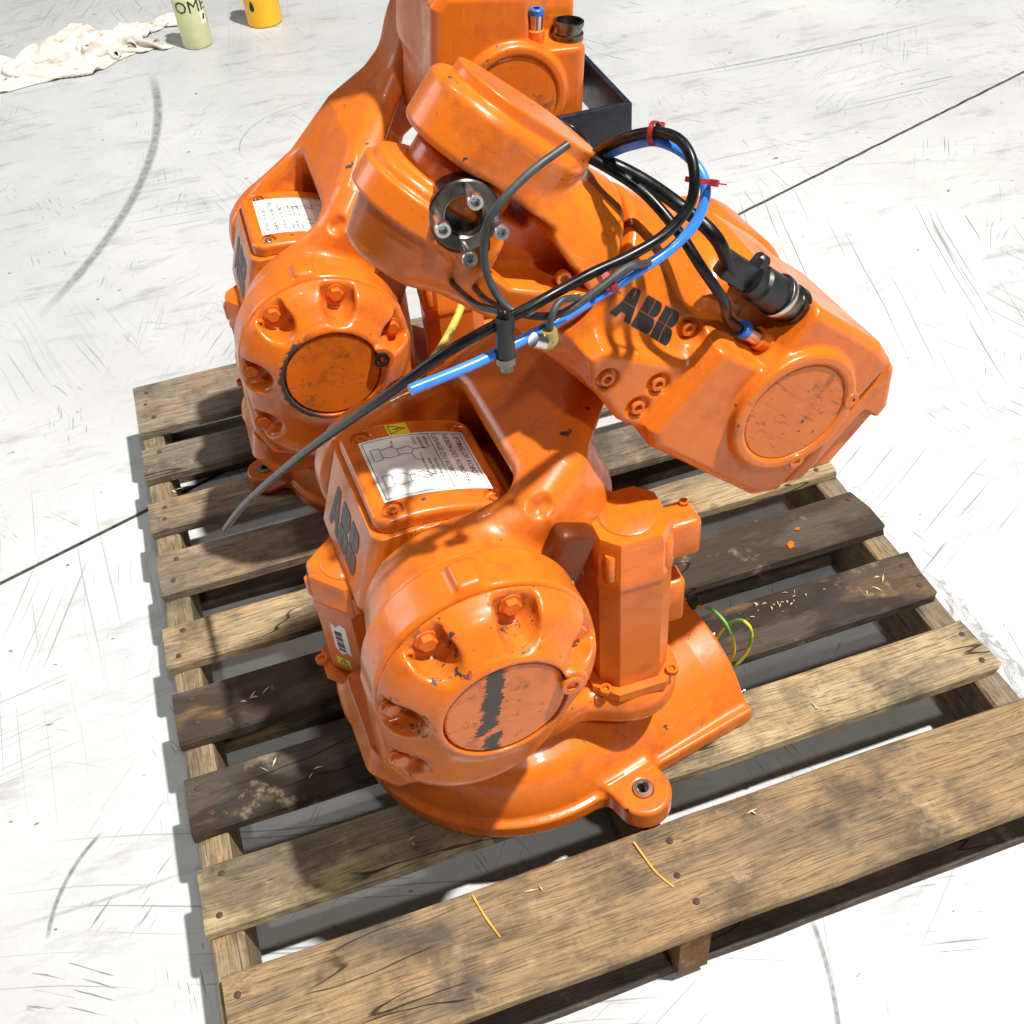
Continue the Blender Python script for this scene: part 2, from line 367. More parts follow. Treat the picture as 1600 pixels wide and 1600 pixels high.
def sdf_mesh(name, f, lo, hi, h):
    lo, hi = np.array(lo, float)-h*3, np.array(hi, float)+h*3
    m = np.ceil((hi-lo)/(4*h)).astype(int); n = m*4
    cg = np.stack(np.meshgrid(*[lo[k]+(np.arange(m[k])*4+1.5)*h for k in range(3)], indexing='ij'), -1).reshape(-1, 3)
    cd = f(cg).reshape(m)
    act = np.abs(cd) < 4*h*1.5
    G = np.repeat(np.repeat(np.repeat(cd, 4, 0), 4, 1), 4, 2)
    fa = np.argwhere(np.repeat(np.repeat(np.repeat(act, 4, 0), 4, 1), 4, 2))
    vals = np.concatenate([f(lo+c*h) for c in np.array_split(fa, max(1, len(fa)//200000))])
    G[fa[:, 0], fa[:, 1], fa[:, 2]] = vals
    S = G < 0
    cnt = np.zeros(n-1, np.int8); off = [(i, j, k) for i in (0, 1) for j in (0, 1) for k in (0, 1)]
    for i, j, k in off: cnt += S[i:n[0]-1+i, j:n[1]-1+j, k:n[2]-1+k]
    cells = np.argwhere((cnt > 0) & (cnt < 8)); idx = np.full(n-1, -1, np.int32); idx[tuple(cells.T)] = np.arange(len(cells))
    cv = {o: G[cells[:, 0]+o[0], cells[:, 1]+o[1], cells[:, 2]+o[2]] for o in off}
    acc = np.zeros((len(cells), 3)); num = np.zeros(len(cells))
    for ax in range(3):
        for o in off:
            if o[ax]: continue
            o2 = list(o); o2[ax] = 1; a, b = cv[o], cv[tuple(o2)]; cr = (a < 0) != (b < 0)
            t = np.where(cr, a/np.where(cr, a-b, 1), 0); p = np.tile(np.array(o, float), (len(cells), 1)); p[:, ax] += t
            acc += p*cr[:, None]; num += cr
    V = lo+(cells+acc/num[:, None])*h
    def grad(V, e):
        g = np.empty_like(V)
        for k in range(3):
            d = np.zeros(3); d[k] = e; g[:, k] = (f(V+d)-f(V-d))/(2*e)
        return g
    for _ in range(2):
        g = grad(V, h*.4); d = f(V); st = g*(d/np.maximum((g*g).sum(1), .05))[:, None]
        ln = np.linalg.norm(st, axis=1); st *= np.minimum(1, .6*h/np.maximum(ln, 1e-12))[:, None]; V -= st
    N = grad(V, h*.5); N /= np.maximum(np.linalg.norm(N, axis=1), 1e-9)[:, None]
    Q = []
    for ax in range(3):
        a, b = [k for k in range(3) if k != ax]
        sl0 = [slice(1, n[k]-1) for k in range(3)]; sl1 = list(sl0); sl0[ax] = slice(0, n[ax]-1); sl1[ax] = slice(1, n[ax])
        s0, s1 = S[tuple(sl0)], S[tuple(sl1)]; e = np.argwhere(s0 != s1); neg = s0[tuple(e.T)]
        e = e+np.array([0 if k == ax else 1 for k in range(3)])
        def at(da, db):
            c = e.copy(); c[:, a] += da; c[:, b] += db; return idx[tuple(c.T)]
        q = np.stack([at(-1, -1), at(0, -1), at(0, 0), at(-1, 0)], 1)
        flip = neg if ax != 1 else ~neg
        q[~flip] = q[~flip][:, ::-1]; Q.append(q)
    Q = np.concatenate(Q); Q = Q[(Q >= 0).all(1)]
    me = bpy.data.meshes.new(name)
    me.vertices.add(len(V)); me.vertices.foreach_set('co', V.astype(np.float32).ravel())
    me.loops.add(len(Q)*4); me.loops.foreach_set('vertex_index', Q.astype(np.int32).ravel())
    me.polygons.add(len(Q)); me.polygons.foreach_set('loop_start', np.arange(len(Q), dtype=np.int32)*4); me.polygons.foreach_set('loop_total', np.full(len(Q), 4, np.int32))
    me.polygons.foreach_set('use_smooth', np.ones(len(Q), bool))
    me.update(calc_edges=True); me.validate()
    me.normals_split_custom_set_from_vertices(N.astype(np.float32).tolist())
    return me

def tag(o, label, cat, group=None, kind=None):
    if label: o['label'] = label
    if cat: o['category'] = cat
    if group: o['group'] = group
    if kind: o['kind'] = kind
    return o

# ---------------------------------------------------------------- the slab with its saw-cut joint
ARCS = [(-1.747, 1.627, 1.902, .016, -.62, .06, .7), (1.972, 5.495, 4.509, .006, -1.72, -1.47, .6), (1.99, 5.5, 4.54, .005, -1.69, -1.5, .5),
        (-.022, -.94, .192, .004, 2.2, 3.02, .8), (-.113, 1.689, 2.575, .0035, -1.64, -1.52, .8), (.228, -1.152, .445, .004, -.5, -.1, .8),
        (.549, 1.088, .225, .003, 1.5, 3.1, .5)]
M['floor'] = floor_mat(); M['joint'] = simple('dirty_joint_filler', (.12, .11, .1), .9, 0, .35, 60)
def make_floor():
    d = Vector((2.599, .874, 0)).normalized(); nrm = Vector((-d.y, d.x, 0)); o = Vector((-.031, -.178, 0))
    bm = bmesh.new(); rnd = random.Random(3); L = 30; segs = []
    t = -L
    while t < L:
        segs.append(t); t += .012 if -1 < t < 4 else 2.
    segs.append(L); rows = []
    for t in segs:
        w = .0045+.0014*mnoise.noise(Vector((t*9, 3, 0)))+(.0016*max(0, mnoise.noise(Vector((t*40, 1, 0)))) if -1 < t < 4 else 0)
        j = .0018*mnoise.noise(Vector((t*22, 7, 0)))
        row = []
        for s, z in ((-L, 0), (-1., 0), (-w+j-.002, 0), (-w+j, -.0025), (-w*.6+j, -.012), (w*.6+j, -.012), (w+j, -.0025), (w+j+.002, 0), (1., 0), (L, 0)):
            p = o+d*t+nrm*s; row.append(bm.verts.new((p.x, p.y, z)))
        rows.append(row)
    for A, B in zip(rows, rows[1:]):
        for k in range(len(A)-1): bm.faces.new((A[k], B[k], B[k+1], A[k+1]))
    me = from_bm('floor', bm)
    me.materials.append(M['floor']); me.materials.append(M['joint'])
    for p in me.polygons:
        if p.center.z < -.002: p.material_index = 1
    o = mesh_obj('floor', me, 'floor'); tag(o, 'pale scuffed concrete floor with a dark saw-cut joint', None, kind='structure')
    if me.polygons[0].normal.z < 0: me.flip_normals()
make_floor()

# ---------------------------------------------------------------- pallet
def board_me(name, L, W, T, rnd, ragged=(0, 0), wane=0.):
    """board along +X from 0..L, Y 0..-W, top at z = 0; uneven edges, worn arrises, ragged ends"""
    bm = bmesh.new(); n = 26; rows = []; s = rnd.random()*50
    prof = [(0, -T), (0, -.004), (-.003, -.0006), (-W*.5, 0), (-W+.003, -.0006), (-W, -.004), (-W, -T)]
    for i in range(n+1):
        x = L*i/n; row = []
        for k, (y, z) in enumerate(prof):
            e = .0022*mnoise.noise(Vector((x*7, s+(0 if k < 3 else 9), 0)))+.001*mnoise.noise(Vector((x*40, s+(3 if k < 3 else 5), 0)))
            if k == 3: e = 0
            zz = z+(.0012*mnoise.noise(Vector((x*3, y*20, s))) if z > -T/2 else 0)
            if k in (1, 2, 4, 5): zz -= .0012*max(0, mnoise.noise(Vector((x*25, k, s))))+wane*max(0, mnoise.noise(Vector((x*5, k*3, s+2))))
            xx = x
            if i == 0: xx += ragged[0]*rnd.uniform(0, 1)+.001*rnd.random()
            if i == n: xx -= ragged[1]*rnd.uniform(0, 1)+.001*rnd.random()
            row.append(bm.verts.new((xx, y+e, zz)))
        rows.append(row)
    for A, B in zip(rows, rows[1:]):
        for k in range(len(prof)): bm.faces.new((A[k], A[(k+1) % len(prof)], B[(k+1) % len(prof)], B[k]))
    bm.faces.new(rows[0][::-1]); bm.faces.new(rows[-1])
    return from_bm(name, bm, 35)
pallet = bpy.data.objects.new('pallet', None); link(pallet)
tag(pallet, 'weathered wooden shipping pallet of mixed old boards on the concrete floor', 'pallet')
nail_me = lathe_me('nail', [(0, .0008), (.0032, .0006), (.0040, .0), (.0040, -.004)], 10)
nail_me.materials.append(M['rust'])
TOP = [(0, .133), (.180, .256), (.3135, .383), (.434, .5195), (.5815, .656), (.7015, .787), (.838, .922), (.965, 1.048), (1.101, 1.232)]
TINT = [(.35, .285, .205), (.30, .235, .165), (.34, .255, .165), (.31, .24, .165), (.54, .395, .22), (.075, .05, .034), (.045, .033, .025), (.62, .47, .26), (.42, .285, .15)]
T = .017; rb = random.Random(11)
for i, ((a, b), c) in enumerate(zip(TOP, TINT)):
    rag = (.0, .012) if i in (5, 6, 7) else (.0, .004)
    me = board_me('deck_board', 1.016+(.006 if i == 8 else 0), b-a, T, rb, rag, .004 if i in (6, 8) else .001)
    o = mesh_obj('deck_board', me, 'wood', pallet, (.0+rb.uniform(-.004, .004)+(.012 if i == 8 else 0), -a, FL)); o.color = (*c, 1)
    o.rotation_euler.z = rb.uniform(-.004, .004)
    for x in (.022, .508, .992):
        for k, fy in enumerate(((.22, .5, .78) if i in (0, 8) else (.25, .75))):
            (rb.random() > .12) and mesh_obj('nail', nail_me, None, o, (x+rb.uniform(-.009, .009), -(b-a)*fy+rb.uniform(-.006, .006), .0003))
for k, x in enumerate((0.002, .489, .978)):
    me = board_me('stringer', 1.219, .037, FL-2*T-.0005, rb, (0, 0), .0015)
    o = mesh_obj('stringer', me, 'wood', pallet, (x, -1.221 if k != 1 else -1.2265, FL-T-.0003), (0, 0, R(90)))
    o.location.x = x+.0  # board runs along +Y, its width goes to +X
    o.color = ((.40, .30, .17, 1), (.30, .145, .05, 1), (.33, .25, .16, 1))[k]
for (a, b), c in zip(((.004, .135), (.355, .45), (.625, .725), (1.09, 1.217)), ((.2, .15, .1), (.15, .11, .08), (.11, .08, .06), (.16, .125, .10))):
    o = mesh_obj('bottom_board', board_me('bottom_board', 1.012, b-a, T, rb, (0, .003)), 'wood', pallet, (.002, -a, T+.0002)); o.color = (*c, 1)

# ---------------------------------------------------------------- robot castings
A2 = (-.073, .350)                     # shoulder axis (u, z); u = backwards, v = sideways (towards +Y), z = up from the deck
def zc(u): return .437-2.2*np.maximum(np.asarray(u)+.11, 0)**2

def f_base(P):
    x, y, z = P.T
    d2 = np.where(x < 0, np.hypot(x, y), np.abs(y))-.195
    lip = slab(d2, z, -.01, .022, .004)
    i = np.maximum(-d2-.004, 0); kk = .014+.026*np.clip(x/.2, 0, 1); H = .097*(1-np.exp(-i/kk)); Hp = np.where(i > 0, .097/kk*np.exp(-i/kk), 2.4)
    body = smax((z-H)/np.sqrt(1+Hp*Hp), d2+.006, .006)
    d = smin(lip, body, .006)
    d = smin(d, d_cyl(P, (0, 0), 2, .138, .05, .112, .008), .02)
    d = smin(d, d_box(P, (.13, -.06, .03), (.2375, .14, .104), .012), .012)
    for sy in (-1, 1):
        ear = slab(d_caps2(x, y, (.052, sy*.17), (.057, sy*.217), .033), z, 0, .034, .005)
        d = smin(d, ear, .014)
        d = smax(d, -d_cyl(P, (.057, sy*.217), 2, .0125, -.01, .06), .002)
    d = smax(d, x-.2375, .005)
    return smax(d, -z, .003)

def f_frame(P):
    u, v, z = P.T
    col = d_box(P, (-.118, -.082, .14), (.06, .082, .37), .025)
    d = smin(col, d_cyl(P, (0, 0), 2, .128, .114, .16, .012), .03)
    bx = np.maximum(d_ext(P, [(-.121, .47), (-.131, .425), (-.161, .334), (-.155, .318), (.016, .318), (.016, .47)], 1, -.077, .077, .012), (z-zc(u)+.016))
    d = smin(d, bx, .012)
    # outboard gear housing with its skirt down to the turntable
    sk = d_ext(P, [(-.182, .35), (-.186, .25), (-.17, .208), (-.13, .19), (-.06, .186), (-.005, .212), (.03, .27), (.036, .34), (-.02, .40), (-.12, .41)], 1, -.204, -.155, .014)
    low = d_ext(P, [(-.19, .205), (-.2, .165), (-.18, .128), (-.10, .115), (.02, .12), (.05, .16), (.0, .225), (-.1, .225)], 1, -.158, -.03, .024)
    d = smin(d, smin(sk, low, .012), .02)
    d = smin(d, d_cyl(P, A2, 1, .107, -.204, -.157, .005), .008)
    d = smin(d, d_box(P, (-.088, -.2, .44), (-.066, -.17, .464), .004), .01)   # lifting rib on the ring
    # cups under the two motors
    m1 = d_cyl(P, (.108, -.122), 2, .054, .116, .166, .022)
    m1 = smin(m1, slab(d_caps2(u, v, (.02, -.1), (.108, -.122), .048), z, .12, .16, .015), .02)
    d = smin(d, m1, .02)
    m2 = d_cyl(P, (-.156, -.025), 2, .046, .1, .178, .022)
    d = smin(d, m2, .02)
    return d

def pocket_list():
    out = []
    for ang, r in ((73, .089), (124, .092), (176, .094), (217, .122), (14, .088), (-42, .100)):
        a = R(ang); out.append((A2[0]+r*math.cos(a), A2[1]+r*math.sin(a), a))
    return out
POCK = pocket_list()
def f_gear(P):
    """dome of the shoulder gear; own origin on the gear axis (x = u-A2u, y = v, z = z-A2z)"""
    x, v, z = P.T
    d = smax(d_cone(P, (0, 0), 1, -.2065, .1065, -.250, .092, .0025), v*-1-.244+.55*np.maximum(np.hypot(x, z)-.074, 0), .010)
    d = smin(d, d_cone(P, (0, 0), 1, -.22, .086, -.2545, .066, .004), .012)
    d = smin(d, d_cone(P, (-.017, -.068), 1, -.200, .101, -.238, .066, .02), .02)
    for (pu, pz, a) in POCK:
        c, s = math.cos(a), math.sin(a); cx, cz = pu-A2[0], pz-A2[1]
        pk = slab(d_caps2(x, z, (cx-.002*c, cz-.002*s), (cx+.06*c, cz+.06*s), .020), v, -.30, -.2115, .006)
        d = smax(d, -pk, .006)
    d = smin(d, d_cyl(P, (.060, .010), 1, .0165, -.260, -.215, .002), .006)
    d = smax(d, -d_cyl(P, (0, 0), 1, .0590, -.28, -.2515), .001)
    d = smax(d, -np.maximum(np.abs(np.hypot(x, z)-.0585)-.0009, v+.247), .0008)
    return np.maximum(d, v+.2065)

def f_lower(P):
    """lower arm, x = from shoulder to elbow axis (0.369 m), y = v, z = up"""
    p, v, q = P.T
    plan = d_ext(P, [(-.09, -.135), (.12, -.135), (.165, -.11), (.215, -.055), (.262, .0), (.30, .03), (.46, .036), (.46, .128), (-.085, .128)], 2, -.2, .2, .02)
    side = d_ext(P, [(-.03, .074), (.04, .082), (.10, .074), (.19, .081), (.25, .070), (.33, .074), (.37, .085), (.43, .06), (.452, 0), (.42, -.062), (.37, -.07), (.30, -.03), (.22, -.025), (.17, -.05), (.1, -.055), (.03, -.08), (-.05, -.06), (-.07, 0)], 1, -.3, .3, .02)
    d = smax(plan, side, .035)
    open_ = d_box(P, (-.2, -.094, -.2), (.112, .086, .2), .026)
    d = smax(d, -open_, .016)
    d = smin(d, d_cone(P, (0, 0), 1, -.154, .098, -.094, .085, .006), .014)
    d = smin(d, d_cyl(P, (0, 0), 1, .080, .086, .128, .012), .012)
    d = smin(d, d_cyl(P, (.369, 0), 1, .099, .034, .128, .012), .02)
    # hollow of the beam towards the upper arm and thumb dents of the casting
    d = smax(d, -d_ext(P, [(.19, .045), (.28, .04), (.285, -.03), (.2, -.04)], 1, -.2, .07, .02), .014)
    d = smax(d, -d_box(P, (.108, -.16, .056), (.130, -.120, .12), .008), .006)
    return d

def pv(P): return -P[:, 0], P[:, 1], P[:, 2]
HB = ((.142, -.068, -.1055), (.140, -.040, -.1055), (.192, -.056, -.1045), (.134, .012, -.0865))
def f_house(P):
    """upper arm housing; x = -p (p points to the wrist), y = v, z = q; origin on the elbow axis"""
    p, v, q = pv(P)
    W = np.stack([p, v, q], 1)
    d = d_ext(W, [(-.077, -.084), (-.05, -.1), (.11, -.094), (.127, -.08), (.118, .07), (.10, .092), (-.05, .094), (-.077, .086)], 1, -.128, .026, .012)
    # stepped recess in which the plugs stand
    d = smax(d, -d_box(W, (.086, -.3, .022), (.30, -.079, .3), .01), .01)
    d = smax(d, -d_box(W, (.054, -.3, .020), (.30, -.079, .3), .008), .006)
    r = np.hypot(p, q); d = smin(d, slab(np.abs(r-.060)-.007, v, -.139, -.11, .005), .005)
    d = smin(d, d_ext(W, [(.05, -.09), (.15, -.088), (.20, -.070), (.223, -.047), (.215, -.034), (.15, -.018), (.05, .01)], 1, -.110, .03, .008), .008)
    d = smin(d, d_cone(W, (-.004, -.006), 0, .04, .094, .222, .079, .006), .03)
    for bp, bq, bv in HB: d = smax(d, -d_cyl(W, (bp, bq), 1, .0108, -.2, bv, .003), .004)
    # hub towards the lower arm
    d = smin(d, d_cyl(W, (0, 0), 1, .074, -.02, .029, .004), .01)
    return d
def f_endcap(P):
    p, v, q = pv(P); W = np.stack([p, v, q], 1)
    d = d_ext(W, [(-.0785, -.082), (-.094, -.068), (-.129, -.038), (-.127, .046), (-.094, .081), (-.0785, .086)], 1, -.122, .02, .009)
    return smax(d, -d_box(W, (-.2, -.14, -.12), (-.098, -.112, .03), .004), .004)
def f_wrist(P):
    p, v, q = pv(P); W = np.stack([p, v, q], 1)
    d = d_cone(W, (0, -.004), 0, .224, .0775, .335, .0715, .012)
    up = slab(d_caps2(p, v, (.335, 0), (.364, 0), .0600), q, .0255, .0775, .010)
    up = smin(up, slab(d_caps2(p, v, (.318, 0), (.362, 0), .0475), q, .05, .0885, .0015), .0025)
    dn = d_cone(W, (.378, 0), 2, -.080, .038, .003, .055, .010)
    dn = smin(dn, d_cyl(W, (.378, 0), 2, .058, -.034, -.008, .003), .004)
    dn = smin(dn, slab(d_caps2(p, v, (.29, 0), (.34, 0), .052), q, -.074, -.022, .02), .02)
    dn = smin(dn, d_cyl(W, (.368, 0), 2, .050, -.05, .0075, .002), .003)
    d = smin(smin(d, up, .008), dn, .012)
    slot = d_box(W, (.296, -.2, .0077), (.6, .2, .0255), .004)
    d = smax(d, -slot, .008)
    val = d_ext(W, [(.238, -.004), (.30, -.034), (.326, -.030), (.335, .026), (.31, .024)], 1, -.2, -.026, .006)
    d = smax(d, -val, .006)
    d = smax(d, -d_cyl(W, (.366, 0), 1, .0305, -.2, -.037, .002), .002)
    d = smax(d, -d_cyl(W, (.262, -.006), 1, .012, -.2, -.062, .003), .004)
    return d
def f_tilt(P):
    """tilting end of the wrist, flange looks to -Y; origin on the wrist centre"""
    d = d_cyl(P, (0, 0), 2, .046, -.004, .0245, .003)
    d = smin(d, d_cyl(P, (0, .002), 1, .029, -.040, 0, .003), .01)
    d = smin(d, d_box(P, (-.03, -.038, -.004), (.03, 0, .022), .006), .006)
    return d

ME = {}
ME['base'] = sdf_mesh('base', f_base, (-.2, -.26, -.002), (.245, .26, .12), .0025)
def f_base_short(P): return smax(f_base(P), P[:, 0]-.12, .004)
ME['base_s'] = sdf_mesh('base', f_base_short, (-.2, -.26, -.002), (.125, .26, .12), .003)
ME['frame'] = sdf_mesh('frame', f_frame, (-.215, -.215, .09), (.18, .1, .48), .0025)
ME['gear'] = sdf_mesh('gear_cover', f_gear, (-.14, -.27, -.19), (.12, -.2, .12), .0018)
ME['lower'] = sdf_mesh('lower_arm', f_lower, (-.12, -.16, -.11), (.47, .135, .115), .0026)
ME['house'] = sdf_mesh('arm_housing', f_house, (-.245, -.145, -.115), (.085, .035, .105), .0021)
ME['endcap'] = sdf_mesh('end_cover', f_endcap, (.07, -.13, -.09), (.132, .025, .09), .002)
ME['wrist'] = sdf_mesh('wrist_fork', f_wrist, (-.44, -.085, -.09), (-.19, .085, .095), .002)
ME['tilt'] = sdf_mesh('wrist_tilt_unit', f_tilt, (-.05, -.06, -.03), (.05, .05, .03), .0018)

# cover plate over the frame
def f_plate(P):
    u, v, z = P.T
    d2 = d_poly2(u, v, [(-.127, -.0725), (.012, -.0725), (.012, .0725), (-.127, .0725)])
    rr = np.maximum(np.abs(u+.0575)-.0695+.016, 0); rv = np.maximum(np.abs(v)-.0725+.016, 0)
    rd = np.where((rr > 0) & (rv > 0), np.hypot(rr, rv)-.016, d2)
    d = smax(rd, z-zc(u), .007)
    d = np.maximum(d, zc(u)-.0155-z)
    for su in (-.105, -.004):
        for sv in (-1, 1): d = smax(d, -d_cyl(P, (su, sv*.056), 2, .010, float(zc(su))-.006, .5, .002), .003)
    return d
ME['plate'] = sdf_mesh('cover_plate', f_plate, (-.13, -.075, .38), (.015, .075, .44), .0018)

# small hardware
def hexhead(r, h, wash=True):
    bm = bmesh.new()
    if wash: lathe(bm, [(0, .0015), (r*1.25, .0015), (r*1.25, 0)], 20)
    lathe(bm, [(r*.98, .0012), (r, h*.85), (r*.86, h), (0, h)], 6)
    return from_bm('bolt', bm, 30)
def capscrew(r, h, shank=0., sr=.5):
    bm = bmesh.new()
    if shank: lathe(bm, [(r*sr, -shank), (r*sr, .001)], 14)
    lathe(bm, [(r*.92 if not shank else 0, 0), (r*.96, 0), (r, h*.1), (r, h*.9), (r*.93, h), (r*.58, h)], 20)
    lathe(bm, [(r*.58, h), (r*.52, h-.0004), (r*.52, h*.4), (0, h*.4)], 6)
    return from_bm('screw', bm, 30)
def fresh(me):
    c = me.copy(); c.materials.clear(); return c
def use(me, mat):
    c = me.copy(); c.materials.clear(); c.materials.append(M[mat]); return c
HEX = hexhead(.0088, .0075); CAPS = capscrew(.0068, .0062); SMALL = capscrew(.0048, .004)
HEX_O = use(HEX, 'orange'); CAP_O = use(CAPS, 'orange'); SM_O = use(SMALL, 'orange'); SM_Z = use(SMALL, 'zinc')
TOOLB = use(capscrew(.0062, .0085, .03, .56), 'zinc')
BUSH = lathe_me('bushing', [(.0062, -.02), (.0062, .0022), (.0072, .003), (.0112, .003), (.0118, .002), (.0118, -.02)], 28); BUSH.materials.append(M['steel'])
FACE_NEG_Y = Euler((R(90), 0, 0))      # hardware built along +Z turned to look along -Y

# servo motor: octagonal body with cap and plug boxes, built along +Z from its flange
def octagon(w, c):
    h = w/2; k = h-c
    return [(k, -h), (h, -k), (h, k), (k, h), (-k, h), (-h, k), (-h, -k), (-k, -h)]
def motor(parent, loc, height, rz=0., plugs=True, sd=1, boxes=((.72, .93, .034, .036), (.28, .55, .022, .03))):
    root = mesh_obj('servo_motor', prism_me('servo_motor', octagon(.078, .0165), .012, height*.74, .0012), 'orange_p', parent, loc, (0, 0, rz))
    fl = prism_me('motor_flange', octagon(.098, .022), 0, .0125, .0016); mesh_obj('motor_flange', fl, 'orange_p', root)
    for sx in (-1, 1):
        for sy in (-1, 1): mesh_obj('screw', CAP_O, None, root, (sx*.0385, sy*.0385, .0125))
    bm = bmesh.new()
    def ring(s, z): return [bm.verts.new((x*s, y*s, z)) for x, y in octagon(.081, .0175)]
    lv = [ring(1, height*.74), ring(1, height*.775), ring(.965, height*.79), ring(.955, height*.965), ring(.90, height)]
    bm.faces.new(lv[0][::-1]); bm.faces.new(lv[-1])
    for A, B in zip(lv, lv[1:]):
        for k in range(8): bm.faces.new((A[k], A[(k+1) % 8], B[(k+1) % 8], B[k]))
    bevel(bm, .0012, 2, 12)
    mesh_obj('motor_cap', from_bm('motor_cap', bm, 40), 'orange_p', root)
    mesh_obj('cap_disc', lathe_me('cap_disc', [(.0285, -.001), (.0285, .001), (.0265, .0022), (0, .0024)], 36), 'orange_p', root, (0, 0, height))
    for sx, sy in ((-.9, -.9), (.9, .9), (.9, -.9), (-.9, .9)):
        mesh_obj('corner_lug', lathe_me('corner_lug', [(0, height*.77), (.0066, height*.79), (.0066, height*.925), (.0052, height*.935), (0, height*.935)], 14), 'orange_p', root, (sx*.0325, sy*.0325, 0))
    if plugs:
        for z0, z1, dx, wy in boxes:
            z0, z1 = z0*height, z1*height
            b = bmesh.new(); box_bm(b, (.036 if sd > 0 else -.039-dx, -wy/2, z0), (.039+dx if sd > 0 else -.036, wy/2, z1)); bevel(b, .006, 3)
            mesh_obj('plug_box', from_bm('plug_box', b, 40), 'orange_p', root)
    if plugs and sd > 0:
        mesh_obj('screw', SM_O, None, root, (sd*.064, .010, height*.93))
        mesh_obj('cable_gland', lathe_me('cable_gland', [(0, 0), (.008, 0), (.008, .02), (0, .02)], 16), 'plastic', root, (sd*.055, 0, height*.68))
    return root

# logo: three block letters split by thin gaps
def logo_polys(w, h):
    k = w/2.82; A = [(0, 0), (.30, 1), (.64, 1), (.96, 0), (.66, 0), (.60, .2), (.36, .2), (.30, 0)]
    def split_h(poly, y, g): return poly
    out = []
    out.append([(.0, 0), (.142, .485), (.46, .485), (.46, .21), (.35, .21), (.29, 0)])
    out.append([(.15, .515), (.30, 1), (.46, 1), (.46, .515)])
    out.append([(.48, 1), (.65, 1), (.80, .515), (.48, .515)])
    out.append([(.48, .485), (.81, .485), (.96, 0), (.67, 0), (.61, .21), (.48, .21)])
    def lobe(x0, y0, y1, w_):
        c = (y0+y1)/2; r = (y1-y0)/2; pts = [(x0, y0)]
        for a in range(-90, 91, 15): pts.append((x0+w_-r*.8+r*.8*math.cos(R(a)), c+r*math.sin(R(a))))
        pts.append((x0, y1)); return pts
    for x in (1.02, 1.93):
        out.append([(x, 0), (x, .485), (x+.40, .485), (x+.40, 0)]); out.append([(x, .515), (x, 1), (x+.40, 1), (x+.40, .515)])
        out.append(lobe(x+.42, 0, .485, .46)); out.append(lobe(x+.42, .515, 1, .40))
    return [[(a*k-w/2, b*h-h/2) for a, b in p] for p in out]
def logo_me(name, w, h, fn, cuts=3):
    bm = bmesh.new()
    for poly in logo_polys(w, h): bm.faces.new([bm.verts.new((a, b, 0)) for a, b in poly])
    bmesh.ops.triangulate(bm, faces=bm.faces[:])
    bmesh.ops.subdivide_edges(bm, edges=bm.edges[:], cuts=cuts, use_grid_fill=True)
    for v in bm.verts: v.co = Vector(fn(v.co.x, v.co.y))
    return from_bm(name, bm)
def ray_surface(f, pt, direction, n=48, far=.12):
    d = np.array(direction, float); ts = np.linspace(0, far, n); Q = np.array(pt)+ts[:, None]*d; s = f(Q)
    k = int(np.argmax(s < 0)) if (s < 0).any() else n-1
    a, b = ts[max(k-1, 0)], ts[k]
    for _ in range(12):
        m_ = (a+b)/2
        if f((np.array(pt)+m_*d)[None])[0] < 0: b = m_
        else: a = m_
    return np.array(pt)+a*d
def text_me(name, body, size, fn, align='LEFT'):
    cu = bpy.data.curves.new(name, 'FONT'); cu.body = body; cu.size = size; cu.align_x = align; cu.resolution_u = 2
    o = bpy.data.objects.new(name, cu); C.objects.link(o)
    me = bpy.data.meshes.new_from_object(o); bpy.data.objects.remove(o); bpy.data.curves.remove(cu)
    me.name = name
    for v in me.vertices: v.co = Vector(fn(v.co.x, v.co.y))
    return me
def strip(bm, a, b, w, fn, n=6):
    a, b = Vector(a), Vector(b); t = (b-a).normalized(); s = Vector((-t.y, t.x))*w/2; prev = None
    for i in range(n+1):
        p = a.lerp(b, i/n); c = (bm.verts.new(fn(*(p-s))), bm.verts.new(fn(*(p+s))))
        if prev: bm.faces.new((prev[0], c[0], c[1], prev[1]))
        prev = c
